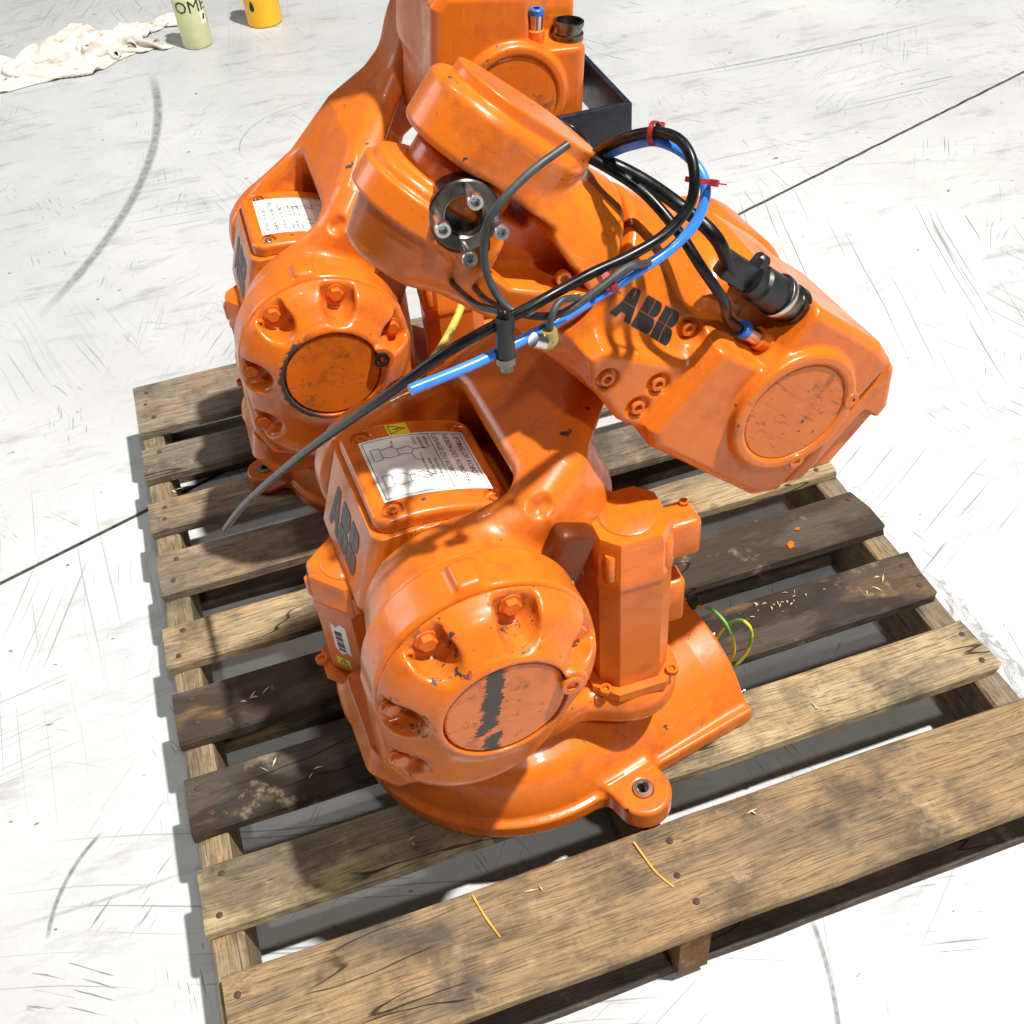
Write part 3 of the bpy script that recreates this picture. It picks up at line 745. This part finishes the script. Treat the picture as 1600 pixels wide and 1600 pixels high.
def warning_label(root, flip):
    """curved lifting-instruction label; label x runs along u, y along v; flip turns it half round"""
    w, h = .108, .094; cu = -.056; s = -1 if flip else 1
    def put(dz):
        def fn(x, y):
            u = cu+s*x; v = s*y; return (u, v, float(zc(u))+dz)
        return fn
    bm = bmesh.new(); n = 12
    rows = [[bm.verts.new(put(.0006)(-w/2+w*i/n, y)) for y in (-h/2, h/2)] for i in range(n+1)]
    for A, B in zip(rows, rows[1:]): bm.faces.new((A[0], B[0], B[1], A[1]))
    lab = mesh_obj('warning_label', from_bm('warning_label', bm, 60), 'white', root)
    bm = bmesh.new(); f = put(.0009); x0, x1, y0, y1 = -w/2+.003, w/2-.003, -h/2+.003, h/2-.003
    for a, b in (((x0, y0), (x1, y0)), ((x1, y0), (x1, y1)), ((x1, y1), (x0, y1)), ((x0, y1), (x0, y0)), ((.017, y0), (.017, y1))): strip(bm, a, b, .0007, f)
    # line drawings of the lifting position: small robots hung from a hook line
    def poly(pts, wd=.0006):
        for a, b in zip(pts, pts[1:]): strip(bm, a, b, wd, f, 2)
    for oy in (.021, -.021):
        poly([(-.046, oy+.010), (-.046, oy-.008), (-.037, oy-.008), (-.037, oy+.010), (-.046, oy+.010)])
        poly([(-.037, oy+.006), (-.026, oy+.009), (-.020, oy+.004), (-.020, oy-.006), (-.030, oy-.008), (-.037, oy-.004)])
        poly([(-.020, oy+.003), (-.008, oy+.006), (-.004, oy), (-.008, oy-.006), (-.020, oy-.005)])
        poly([(-.004, oy), (.012, oy+.0005)], .0008)
    poly([(-.008, .015), (-.006, .004), (.0, .003), (.001, .014)]); poly([(-.018, -.016), (-.004, -.026), (.004, -.021), (-.006, -.014)], .0009)
    mesh_obj('label_lines', from_bm('label_lines', bm), 'ink', lab)
    def tx(body, size, x, y):   # text reads along -y of the label, letters stand towards +x
        g = put(.0009); me = text_me('label_text', body, size, lambda a, b: g(x+b, y-a)); mesh_obj('label_text', me, 'ink', lab)
    tx('LIFTING OF ROBOT', .0080, .042, .042); tx('HEBEN DES ROBOTERS', .0080, .031, .042); tx('LEVAGE DU ROBOT', .0080, .020, .042)
    for k, b in enumerate(('WEIGHT', 'GEWICHT', 'POIDS')): tx(b, .0048, .0105-.006*k, .041)
    for k, b in enumerate(('See user manual', 'Siehe Handbuch', 'Voir le manuel')): tx(b, .0048, .0105-.006*k, .004)
    tx('98 kg', .0045, -.024, .039)
    # yellow high-voltage triangle sticker beside it
    def fn2(x, y):
        u = cu+s*(x-.010); v = s*(y+.0565); return (u, v, float(zc(u))+.0006)
    if flip: fn2 = lambda x, y: (cu+.012-x, -.0565-y, float(zc(cu+.012-x))+.0006)
    st = bmesh.new(); vs_ = [[st.verts.new(fn2(-.011+.022*i/4, y)) for y in (-.009, .009)] for i in range(5)]
    for A, B in zip(vs_, vs_[1:]): st.faces.new((A[0], B[0], B[1], A[1]))
    so = mesh_obj('voltage_sticker', from_bm('voltage_sticker', st), 'yellow', root)
    b2 = bmesh.new(); up = lambda x, y: tuple(Vector(fn2(x, y))+Vector((0, 0, .0003)))
    for a, b in (((-.0085, .007), (-.0085, -.007)), ((-.0085, -.007), (.008, 0)), ((.008, 0), (-.0085, .007)), ((-.005, .0005), (.0, -.0012)), ((.0, -.0012), (-.001, .0012)), ((-.001, .0012), (.004, .0))): strip(b2, a, b, .0009, up, 2)
    mesh_obj('triangle_mark', from_bm('triangle_mark', b2), 'ink', so)

LOGO_BOX = None
# the wrap of the logo on the round arm body is found on the casting itself
def box_logo(a, b):
    pt = ray_surface(f_frame, (-.22, -a+.002, .374+b), (1, 0, 0)); return (pt[0]-.0006, pt[1], pt[2])
LOGO_BOX = logo_me('logo', .094, .05, box_logo, 2)
def arm_logo(a, b):
    p, q = .180-a, .005+b
    pt = ray_surface(f_house, (-p, -.16, q), (0, 1, 0)); return (pt[0], pt[1]-.0005, pt[2])
LOGO_ARM = logo_me('logo', .068, .029, arm_logo, 2)

COVER = lathe_me('hub_cover', [(0, -.2528), (.056, -.2528), (.0573, -.2518), (.0573, -.248)], 64, 'Y')
SIDEC = lathe_me('side_cover', [(0, -.1368), (.0522, -.1368), (.0532, -.136), (.0532, -.12)], 64, 'Y')
def flange_me():
    bm = bmesh.new()
    lathe(bm, [(.0290, -.041), (.0290, -.060), (.0278, -.0615), (.0182, -.0615), (.0172, -.0605), (.0172, -.0575), (.0150, -.0565), (.0150, -.042), (0, -.042)], 48, 'Y')
    return from_bm('tool_flange', bm, 30)
FLANGE = flange_me()

def robot(name, label, group, loc, yaw, base_rot, low_a, up_a, front):
    root = bpy.data.objects.new(name, None); link(root); root.location = loc; root.rotation_euler.z = R(yaw)
    tag(root, label, 'robot arm', group)
    b = mesh_obj('base', ME['base' if front else 'base_s'], 'orange', root, (0, 0, 0), (0, 0, R(base_rot)))
    if not front: b.scale = (.87, .87, .9)
    for sy in (-1, 1): mesh_obj('bushing', BUSH, None, b, (.057, sy*.217, .034))
    for y, z in () if not front else ((-.10, .062), (-.135, .04), (-.165, .018)):
        s = mesh_obj('screw', use(capscrew(.0035, .003, .008, .5), 'steel'), None, b, (.2455, y, z), (0, R(90), 0))
    fr = mesh_obj('frame', ME['frame'], 'orange', root)
    pl = mesh_obj('cover_plate', ME['plate'], 'orange', root)
    for su in (-.105, -.004):
        for sv in (-1, 1): mesh_obj('screw', SM_O if front else SM_Z, None, pl, (su, sv*.056, float(zc(su))-.006))
    warning_label(root, not front)
    mesh_obj('logo', LOGO_BOX, 'logo', root)
    gm = fresh(ME['gear'])
    g = mesh_obj('gear_cover', gm, 'orange_f' if front else 'orange_r', root, (A2[0], 0, A2[1]))
    for (pu, pz, a) in POCK: mesh_obj('bolt', HEX_O, None, g, (pu-A2[0], -.2113, pz-A2[1]), FACE_NEG_Y)
    mesh_obj('screw', use(CAPS, 'oily' if not front else 'orange'), None, g, (.060, -.2575, .010), FACE_NEG_Y).scale = (1.55, 1.55, .8)
    a = R(124); mesh_obj('pin', lathe_me('pin', [(.0022, 0), (.0045, 0), (.0045, .005), (.0022, .005)], 14), 'orange', g, (.092*math.cos(a)-.017, -.2113, .092*math.sin(a)-.008), FACE_NEG_Y)
    cv = fresh(COVER)
    mesh_obj('hub_cover', cv, 'orange_m' if front else 'orange', g)
    bm = bmesh.new(); lathe(bm, [(.0165, -.2415), (.0165, -.2432), (.0155, -.244), (0, -.244)], 32, 'Y'); 
    mesh_obj('oval_plug', from_bm('oval_plug', bm, 30), 'orange', g, (-.028, .006, -.092)).scale = (1.35, 1, .8)
    # motors
    m1 = motor(root, (.108, -.122, .163), .232, R(-4))
    m2 = motor(root, (-.153 if front else -.138, .0, .172), .160, R(-50), True, -1, ((.35, .62, .012, .026),))
    if front:
        bm = bmesh.new(); pts = [(-.011, -.012), (-.004, -.018), (.006, -.014), (.011, -.017), (.012, .016), (.004, .018), (-.003, .013), (-.010, .017)]
        bm.faces.new([bm.verts.new((x*.9, -.0393, .072+y*1.5)) for x, y in pts])
        mesh_obj('torn_sticker', from_bm('torn_sticker', bm), 'white', m2)
        bm = bmesh.new()
        for k in range(11): box_bm(bm, (-.006, -.0398, .052+k*.0032), (.0035, -.0395, .052+k*.0032+random.choice((.0008, .0016, .0021))))
        mesh_obj('bar_code', from_bm('bar_code', bm), 'ink', m2)
        bm = bmesh.new(); bm.faces.new([bm.verts.new((-.004+x, -.0393, .03+y)) for x, y in ((-.009, -.008), (.009, -.008), (.009, .008), (-.009, .008))])
        mesh_obj('voltage_sticker', from_bm('voltage_sticker', bm), 'yellow', m2)
        bm = bmesh.new()
        for p, q in (((-.007, -.006), (.007, -.006)), ((.007, -.006), (0, .006)), ((0, .006), (-.007, -.006)), ((0, .002), (0, -.004))): strip(bm, p, q, .001, lambda x, y: (-.004+x, -.0397, .03+y), 1)
        mesh_obj('triangle_mark', from_bm('triangle_mark', bm), 'ink', m2)
    # amber end-stop block beside the fork
    bm = bmesh.new(); box_bm(bm, (-.021, -.013, -.036), (.021, .013, .036)); bevel(bm, .008, 3)
    sb = mesh_obj('stop_block', from_bm('stop_block', bm, 40), 'amber', root, (.030, -.146, .395), (0, R(24), 0))
    mesh_obj('screw', use(CAPS, 'zinc'), None, sb, (.004, -.0125, -.02), FACE_NEG_Y)
    # lower arm
    la = mesh_obj('lower_arm', ME['lower'], 'orange', root, (A2[0], 0, A2[1]), (0, -R(low_a), 0))
    for k in range(8):
        t = 2*math.pi*k/8+.2; mesh_obj('screw', CAP_O, None, la, (.369+.078*math.cos(t), .1275, .078*math.sin(t)), (R(-90), 0, 0))
    eu, ez = A2[0]+.369*math.cos(R(low_a)), A2[1]+.369*math.sin(R(low_a))
    rot = (0, -R(up_a), 0)
    ho = mesh_obj('arm_housing', ME['house'], 'orange', root, (eu, 0, ez), rot)
    for bp, bq, bv in HB: mesh_obj('screw', CAP_O, None, ho, (-bp, bv+.0005, bq), FACE_NEG_Y)
    for lp, lq in ((-.050, .037), (-.048, -.041)):
        mesh_obj('cover_lug', lathe_me('cover_lug', [(.0035, -.121), (.0035, -.1395), (.0078, -.1395), (.0088, -.138), (.0088, -.12)], 20, 'Y'), 'orange_p', ho, (-lp, 0, lq))
    sc = mesh_obj('side_cover', fresh(SIDEC), 'orange_l' if front else 'orange', ho)
    if front: mesh_obj('logo', LOGO_ARM, 'logo_b', ho)
    mesh_obj('end_cover', ME['endcap'], 'orange', root, (eu, 0, ez), rot)
    # plug sockets standing in the recess (along -x = towards the wrist)
    def turned(nm, prof, mat, x, v, q, par=ho, seg=28):
        return mesh_obj(nm, lathe_me(nm, prof, seg, 'X', 30), mat, par, (x, v, q))
    turned('plug_socket', [(0, 0), (.0185, 0), (.0185, -.008), (.0165, -.0085), (.0165, -.016), (.0185, -.0165), (.0185, -.021), (.015, -.022), (.015, -.012), (0, -.012)], 'oily', -.053, -.098, .078)
    turned('air_fitting', [(0, 0), (.0105, 0), (.0105, -.016), (.0085, -.017), (0, -.017)], 'orange', -.052, -.1, .037)
    turned('fitting_sleeve', [(0, -.0165), (.0078, -.0165), (.0078, -.034), (0, -.034)], 'steel', -.052, -.1, .037)
    turned('release_ring', [(.0042, -.0335), (.0088, -.0335), (.0088, -.039), (.0075, -.0405), (.0042, -.0405)], 'ring_blue', -.052, -.1, .037)
    w = mesh_obj('wrist_fork', ME['wrist'], 'orange', root, (eu, 0, ez), rot)
    mesh_obj('screw', CAP_O, None, w, (-.262, -.0615, -.006), FACE_NEG_Y)
    mesh_obj('screw', SM_O, None, w, (-.345, -.045, .055), FACE_NEG_Y)
    ti = mesh_obj('wrist_tilt_unit', ME['tilt'], 'orange', w, (-.360, 0, 0), (0, 0, R(-11)))
    tf = mesh_obj('tool_flange', FLANGE, 'oily', root)
    tf.matrix_local = Matrix.Translation((eu, 0, ez)) @ Euler(rot).to_matrix().to_4x4() @ Matrix.Translation((-.360, 0, 0)) @ Matrix.Rotation(R(-11), 4, 'Z')
    if front:
        for k in range(4):
            t = R(28+90*k); mesh_obj('tool_screw', TOOLB, None, tf, (.0228*math.cos(t), -.0855, .0225*math.sin(t)), FACE_NEG_Y)
    return root, b, ho

GR = 'orange robot arms on the pallet'
r1, base1, house1 = robot('robot_arm', 'orange robot arm with folded forearm, blue hose and bare tool flange', None, (.41, -.87, FL), 3, 9, 19.4, -41.2, True)
r2, base2, house2 = robot('robot_arm', 'orange robot arm with raised housing and black steel bracket', None, (.385, -.335, FL), -1, 108, 39.6, -95, False)

# black strap bracket on the second robot
bm = bmesh.new()
def plate(lo, hi): box_bm(bm, lo, hi)
plate((.16, -.150, .50), (.356, -.142, .562)); plate((.348, -.1418, .5), (.356, .05, .562)); plate((.16, .0502, .5), (.356, .058, .562))
bevel(bm, .0015, 2)
mesh_obj('strap_bracket', from_bm('strap_bracket', bm, 40), 'blackst', r2)

# ---------------------------------------------------------------- cables of the first robot
cableA = [(.219, -.100, .614), (.198, -.1, .662), (.178, -.07, .683), (.152, -.05, .704), (.129, -.03, .716), (.124, .01, .707), (.116, .04, .70)]
tubeB = [(.238, -.1, .5535), (.2285, -.1, .562), (.213, -.104, .580), (.194, -.125, .617), (.173, -.12, .654), (.162, -.1, .678), (.148, -.07, .7), (.129, -.05, .716), (.108, -.02, .726), (.103, .02, .716)]
blue = [(.128, -.015, .712), (.133, -.04, .730), (.138, -.06, .744), (.15, -.08, .754), (.164, -.1, .749), (.169, -.12, .735), (.158, -.13, .715), (.134, -.135, .699), (.102, -.14, .69), (.069, -.14, .678), (.022, -.15, .671), (-.039, -.16, .665), (-.095, -.17, .666)]
black2 = [(.124, -.015, .716), (.129, -.042, .736), (.135, -.06, .749), (.149, -.085, .76), (.156, -.11, .761), (.156, -.13, .749), (.149, -.14, .727), (.126, -.145, .71), (.094, -.15, .703), (.058, -.155, .7), (.007, -.165, .694), (-0.057, -0.155, 0.668), (-0.104, -0.115, 0.612), (-0.152, -0.02, 0.51), (-0.196, 0.09, 0.391), (-0.237, 0.19, 0.277), (-0.268, 0.26, 0.187)]
grey = [(.059, -.12, .787), (.024, -.13, .778), (-.005, -.135, .76), (-.012, -.13, .74), (-.014, -.13, .711), (-.008, -.14, .689), (.004, -.15, .679), (.03, -.165, .68), (.062, -.165, .693), (.086, -.16, .7), (.11, -.15, .692)]
blue = [(a, b-.007*min(1, i/6), c-.005*min(1, i/6)) for i, (a, b, c) in enumerate(blue)]
def cable(name, pts, r, mat): return mesh_obj(name, tube_me(name, pts, r), mat, r1)
cable('signal_cable', cableA, .0062, 'rubber'); cable('air_hose', tubeB, .0047, 'rubber')
cable('air_hose', blue, .0042, 'blue'); cable('air_hose', black2, .0042, 'rubber')
cable('sensor_cable', grey, .0031, 'grey_cable')
cable('sensor_cable', [(.085, .05, .722), (.094, .05, .727), (.114, .04, .726), (.13, .03, .717), (.127, .0, .715), (.116, -.02, .712)], .0033, 'rubber')
cable('sensor_cable', [(.045, -.165, .69), (.029, -.17, .695), (.019, -.175, .689), (.016, -.175, .674)], .0027, 'grey_cable')
el = cable('elbow_plug', [(.016, -.175, .676), (.016, -.176, .668), (.010, -.177, .667)], .0062, 'brass')
mesh_obj('plug_thread', tube_me('plug_thread', [(.011, -.177, .668), (.002, -.178, .674)], .0058, 16), 'zinc', el)
cable('sensor_cable', [(-.013, -.02, .642), (-.023, -.08, .668), (-.024, -.13, .684), (-.018, -.163, .696), (-.016, -.17, .690)], .0028, 'rubber')
cable('sensor_cable', [(.003, -.03, .638), (-.009, -.1, .668), (-.012, -.14, .685), (-.015, -.166, .697), (-.0155, -.17, .688)], .0028, 'rubber')
pg = cable('sensor_plug', [(-.016, -.17, .693), (-.017, -.17, .678), (-.0175, -.17, .661)], .0072, 'plastic')
mesh_obj('knurled_ring', lathe_me('knurled_ring', [(0, 0), (.0078, 0), (.0078, -.006), (.0052, -.007), (.0052, -.013), (0, -.013)], 20), 'oily', pg, (-.0175, -.17, .661))
cable('earth_cable', [(.054, .16, .502), (.035, .14, .487), (.009, .12, .471), (-.021, .1, .458), (-.038, .1, .441)], .0042, 'ycable')
# black backshell of the big plug on the housing
def backshell():
    bm = bmesh.new()
    lathe(bm, [(0, 0), (.0195, 0), (.0195, -.007), (.0178, -.0075), (.0178, -.034), (.0155, -.037), (.0155, -.047), (0, -.047)], 28, 'X')
    return from_bm('cable_plug', bm, 30)
cp = mesh_obj('cable_plug', backshell(), 'plastic', house1, (-.0755, -.098, .078))
bm = bmesh.new(); box_bm(bm, (-.055, -.007, -.0125), (-.040, .007, .024)); bevel(bm, .004, 2); box_bm(bm, (-.082, -.0085, -.012), (-.045, .0085, .012)); bevel(bm, .003, 2)
mesh_obj('cable_clamp', from_bm('cable_clamp', bm, 40), 'plastic', house1, (-.0755, -.098, .078))
mesh_obj('coupling_ring', lathe_me('coupling_ring', [(.0198, 0), (.0205, -.001), (.0205, -.006), (.0198, -.007)], 28, 'X'), 'steel', house1, (-.0755, -.098, .078))
# cable ties
def tie(c, d, r):
    d = Vector(d).normalized(); q = d.to_track_quat('Z', 'Y'); bm = bmesh.new()
    lathe(bm, [(r*.88, -.002), (r, -.002), (r, .002), (r*.88, .002), (r*.88, -.002)], 20)
    box_bm(bm, (r*.85, -.003, -.0026), (r+.005, .003, .0026))
    box_bm(bm, (r+.004, -.0018, -.0005), (r+.011, -.0008, .0005))
    for v in bm.verts: v.co = q @ v.co+Vector(c)
    mesh_obj('cable_tie', from_bm('cable_tie', bm, 30), 'red', r1)
tie((.148, -.080, .757), (.02, -.025, .003), .0095); tie((.163, -.126, .735), (-.01, -.01, -.025), .0105); tie((.072, -.151, .690), (-.03, -.004, -.01), .0115)
# earth wires on the rear of the base
def wire(pts): mesh_obj('earth_wire', tube_me('earth_wire', pts, .0021, 8), 'yg', base1)
wire([(.240, -.072, .093), (.246, -.098, .107), (.25, -.125, .095), (.252, -.135, .06), (.24, -.132, .03)])
wire([(.24, -.112, .066), (.250, -.118, .095), (.258, -.135, .118), (.262, -.150, .108), (.258, -.150, .07), (.242, -.140, .03)])
mesh_obj('cable_gland', lathe_me('cable_gland', [(0, 0), (.008, 0), (.008, .012), (.006, .014), (0, .014)], 16, 'X'), 'plastic', base1, (.234, -.066, .094))

# ---------------------------------------------------------------- small things round about
def streak(pts, w, col):
    bm = bmesh.new(); prev = None; path = catmull(pts, 6)
    for i, p in enumerate(path):
        t = (path[min(i+1, len(path)-1)]-path[max(i-1, 0)]).normalized(); s = Vector((-t.y, t.x, 0))*w*(.6+.5*abs(mnoise.noise(p*90)))
        c = (bm.verts.new(p-s), bm.verts.new(p+s))
        if prev: bm.faces.new((prev[0], c[0], c[1], prev[1]))
        prev = c
    mesh_obj('paint_streak', from_bm('paint_streak', bm), col, pallet)
M['ystreak'] = simple('yellow_paint_streak', (.75, .36, .05), .5)
zt = FL+.0016
streak([(.2905, -1.108, zt), (.296, -1.135, zt), (.3045, -1.164, zt)], .0016, 'ystreak')
streak([(.482, -1.112, zt), (.489, -1.148, zt), (.495, -1.164, zt), (.502, -1.177, zt)], .0017, 'ystreak')
M['rstreak'] = simple('red_brown_paint_streak', (.35, .12, .03), .7)

def paint_chip(loc, s, rz, label):
    bm = bmesh.new(); pts = [(-1, -.3), (-.2, -.75), (.9, -.2), (.7, .5), (-.3, .7)]
    a = [bm.verts.new((x*s, y*s, 0)) for x, y in pts]; b = [bm.verts.new((x*s*.97, y*s*.97, .0006+.0012*(k % 2))) for k, (x, y) in enumerate(pts)]
    bm.faces.new(a[::-1]); bm.faces.new(b)
    for i in range(5): bm.faces.new((a[i], a[(i+1) % 5], b[(i+1) % 5], b[i]))
    o = mesh_obj('paint_chip', from_bm('paint_chip', bm), 'orange', None, loc, (0, 0, rz)); tag(o, label, 'paint chip')
paint_chip((.870, -.768, FL+.001), .008, .6, 'larger orange paint chip lying on the dark grey deck board')
paint_chip((.893, -.744, FL+.001), .0045, -.3, 'tiny orange paint flake on the dark grey deck board')

bm = bmesh.new(); rs = random.Random(5)
def sliver(x, y, l, a, z=FL+.0012):
    w = rs.uniform(.0006, .0014); c, s = math.cos(a), math.sin(a); d = Vector((c, s, 0))*l/2; n = Vector((-s, c, 0))*w; p = Vector((x, y, z))
    vsx = [bm.verts.new(p-d), bm.verts.new(p+n+Vector((0, 0, .001))), bm.verts.new(p+d), bm.verts.new(p-n+Vector((0, 0, .0015)))]
    bm.faces.new(vsx)
for _ in range(22):
    x = rs.gauss(.80, .035); y = rs.gauss(-.857, .008)
    if -.915 < y < -.842: sliver(x, y, rs.uniform(.002, .009), rs.uniform(0, 6.3))
for (x, y) in ((.11, -.745), (.095, -.755), (.15, -.89), (.105, -.86), (.95, -.868), (.93, -.885), (.62, -1.13), (.36, -1.13), (.76, -1.02), (.25, -1.02), (.05, -.30), (.2, -.33)):
    for _ in range(2): sliver(x+rs.uniform(-.01, .01), y+rs.uniform(-.006, .006), rs.uniform(.006, .018), rs.uniform(0, 6.3))
M['chip'] = simple('pale_wood_shavings', (.62, .49, .28), .8)
o = mesh_obj('wood_shavings', from_bm('wood_shavings', bm), 'chip'); tag(o, 'pale wood shavings strewn over the pallet boards', 'wood shavings', kind='stuff')

# rags
def cloth_mat():
    t = NT('grubby_white_cotton'); co = t.coord()
    n = t.noise(co, 11, 5, .65); w = t.noise(t.mapping(co, scale=(1, 1, 1)), 900, 1)
    t.bs(Base_Color=t.mix(t.ramp(n, .52, .74), (.74, .70, .62), (.34, .29, .22)), Roughness=.95, Specular_IOR_Level=.1)
    t.bump(w, .2, .0006); return t.m
M['cloth'] = cloth_mat()
def rag(loc, sx, sy, comp, rz, seed, label):
    """square of cotton pushed together and dropped: a small position-based cloth"""
    nx, ny = 72, 54; rg = np.random.default_rng(seed)
    gx, gy = np.meshgrid(np.linspace(-1, 1, nx), np.linspace(-1, 1, ny), indexing='ij')
    X = np.stack([gx*sx, gy*sy, np.zeros_like(gx)], -1); rest = X.copy()
    W = X.copy(); W[..., 0] *= comp[0]; W[..., 1] *= comp[1]
    for _ in range(9):
        a = rg.uniform(0, 6.28); f = rg.uniform(2, 6.5); ph = rg.uniform(0, 6.28); am = rg.uniform(.02, .05)*3/f
        ar = f*(gx*math.cos(a)+gy*math.sin(a))+ph
        W[..., 2] += am*(1+np.sin(ar)); W[..., 0] += .5*am*np.cos(ar*.7+1); W[..., 1] += .5*am*np.cos(ar*.8+2)
    X = W+np.array([0, 0, .02]); V = np.zeros_like(X)
    def con(di, dj, k):
        A = (slice(0, nx-di), slice(max(0, -dj), ny-max(0, dj))); B = (slice(di, nx), slice(max(0, dj), ny-max(0, -dj)))
        return A, B, np.linalg.norm(rest[A]-rest[B], axis=-1), k
    cons = [con(1, 0, .9), con(0, 1, .9), con(1, 1, .5), con(1, -1, .5), con(2, 0, .5), con(0, 2, .5), con(5, 0, .12), con(0, 5, .12)]
    for step in range(80):
        V[..., 2] -= 9.81*.008; V *= .96; Pn = X+V*.008
        for it in range(6):
            for A, B, L, k in cons:
                d = Pn[B]-Pn[A]; ln = np.linalg.norm(d, axis=-1)+1e-9; c = (.5*k*(ln-L)/ln)[..., None]*d*.9
                Pn[A] += c; Pn[B] -= c
            low = Pn[..., 2] < .003; Pn[..., 2] = np.maximum(Pn[..., 2], .003)
            Pn[low, 0] = X[low, 0]+.2*(Pn[low, 0]-X[low, 0]); Pn[low, 1] = X[low, 1]+.2*(Pn[low, 1]-X[low, 1])
        V = (Pn-X)/.008; X = Pn
    bm = bmesh.new(); g = [[bm.verts.new(X[i, j]) for j in range(ny)] for i in range(nx)]
    for i in range(nx-1):
        for j in range(ny-1): bm.faces.new((g[i][j], g[i+1][j], g[i+1][j+1], g[i][j+1]))
    me = from_bm('rag', bm, 100); o = mesh_obj('rag', me, 'cloth', None, loc, (0, 0, rz))
    sd = o.modifiers.new('thickness', 'SOLIDIFY'); sd.thickness = .0022; sd.offset = 0
    tag(o, label, 'rag')
rag((-.15, 1.99, 0), .30, .22, (.62, .45), R(28), 2, 'long crumpled white rag spread flat on the floor')
rag((.11, 2.03, 0), .24, .22, (.46, .42), R(-25), 8, 'bunched white rag with rolled hem beside the pale bottle')

# bottles
def bottle(name, loc, r, h, mat, label, liquid=None):
    root = bpy.data.objects.new(name, None); link(root); root.location = loc; tag(root, label, 'bottle')
    prof = [(0, .003), (r*.7, .002), (r*.9, .0), (r*.98, .004), (r, .012), (r, h*.62), (r*.97, h*.68), (r*.75, h*.76), (r*.42, h*.83), (r*.36, h*.87), (r*.36, h*.93), (0, h*.93)]
    mesh_obj('bottle_body', lathe_me('bottle_body', prof, 48), mat, root)
    mesh_obj('bottle_cap', lathe_me('bottle_cap', [(0, h*.9), (r*.42, h*.9), (r*.42, h), (r*.36, h*1.01), (0, h*1.01)], 24), 'white', root)
    return root
def trans(name, col, rough=.25):
    t = NT(name); co = t.coord(); n = t.noise(co, 20, 3)
    t.bs(Base_Color=t.mix(t.ramp(n, .3, .7), tuple(c*.9 for c in col), col), Roughness=rough, Transmission_Weight=.35, IOR=1.4, Subsurface_Weight=.2, Subsurface_Radius=(.03, .03, .02)); return t.m
M['pale'] = trans('pale_yellow_translucent_plastic', (.82, .84, .50)); M['yelplast'] = simple('yellow_plastic', (.92, .50, .02), .35, 0, .05, 10)
b1 = bottle('bottle', (.313, 1.889, 0), .046, .215, 'pale', 'pale translucent bottle with handwritten capitals on its side')
def wrap(r, a0, z0):
    return lambda x, y: ((r+.0008)*math.cos(a0+x/r), (r+.0008)*math.sin(a0+x/r), z0+y)
a0 = math.atan2(CP.y-1.889, CP.x-.313)
mesh_obj('hand_lettering', text_me('hand_lettering', 'OME', .05, wrap(.046, a0-1.02, .108)), 'ink', b1)
bm = bmesh.new(); g = wrap(.046, a0, 0); n = 6
rows = [[bm.verts.new(g(.026+.022*i/n, z)) for z in (.07, .105)] for i in range(n+1)]
for A, B in zip(rows, rows[1:]): bm.faces.new((A[0], B[0], B[1], A[1]))
mesh_obj('bottle_label', from_bm('bottle_label', bm), 'white', b1)
bm = bmesh.new(); g2 = lambda x, y: tuple(Vector(g(x, y))*1.0+Vector((math.cos(a0+x/.046), math.sin(a0+x/.046), 0))*.0006)
strip(bm, (.036, .083), (.042, .097), .008, g2, 3); mesh_obj('label_mark', from_bm('label_mark', bm), 'ink', b1)
b2 = bottle('bottle', (.535, 1.966, 0), .055, .23, 'yelplast', 'opaque yellow bottle with a dark drop mark')
a1 = math.atan2(CP.y-1.966, CP.x-.535); g3 = wrap(.055, a1, .068)
bm = bmesh.new(); bm.faces.new([bm.verts.new(g3(-.034+.0075*math.sin(t)*(1-.5*math.cos(t)*.9), .016*math.cos(t))) for t in [2*math.pi*k/20 for k in range(20)]])
mesh_obj('drop_mark', from_bm('drop_mark', bm), 'ink', b2)

# stretch film caught on the pallet edge
def film_mat():
    t = NT('clear_stretch_film'); t.bs(Base_Color=(.9, .92, .93), Roughness=.08, Transmission_Weight=.85, IOR=1.3, Alpha=.55, Specular_IOR_Level=.8); return t.m
M['film'] = film_mat()
bm = bmesh.new(); nx, ny = 46, 26; grid = []
for i in range(nx):
    row = []
    for j in range(ny):
        a, b = i/(nx-1), j/(ny-1)
        w = mnoise.noise_vector(Vector((a*7, b*4, 3)))*.028+mnoise.noise_vector(Vector((a*19, b*11, 8)))*.010
        row.append(bm.verts.new((1.026+.085*b+w.x*.8, -1.30+.44*a+w.y, max(.004, .105*(1-b)**1.2+.012+w.z))))
    grid.append(row)
for i in range(nx-1):
    for j in range(ny-1): bm.faces.new((grid[i][j], grid[i+1][j], grid[i+1][j+1], grid[i][j+1]))
o = mesh_obj('stretch_film', from_bm('stretch_film', bm, 80), 'film'); tag(o, 'crumpled clear stretch film hanging on the pallet edge', 'plastic film')
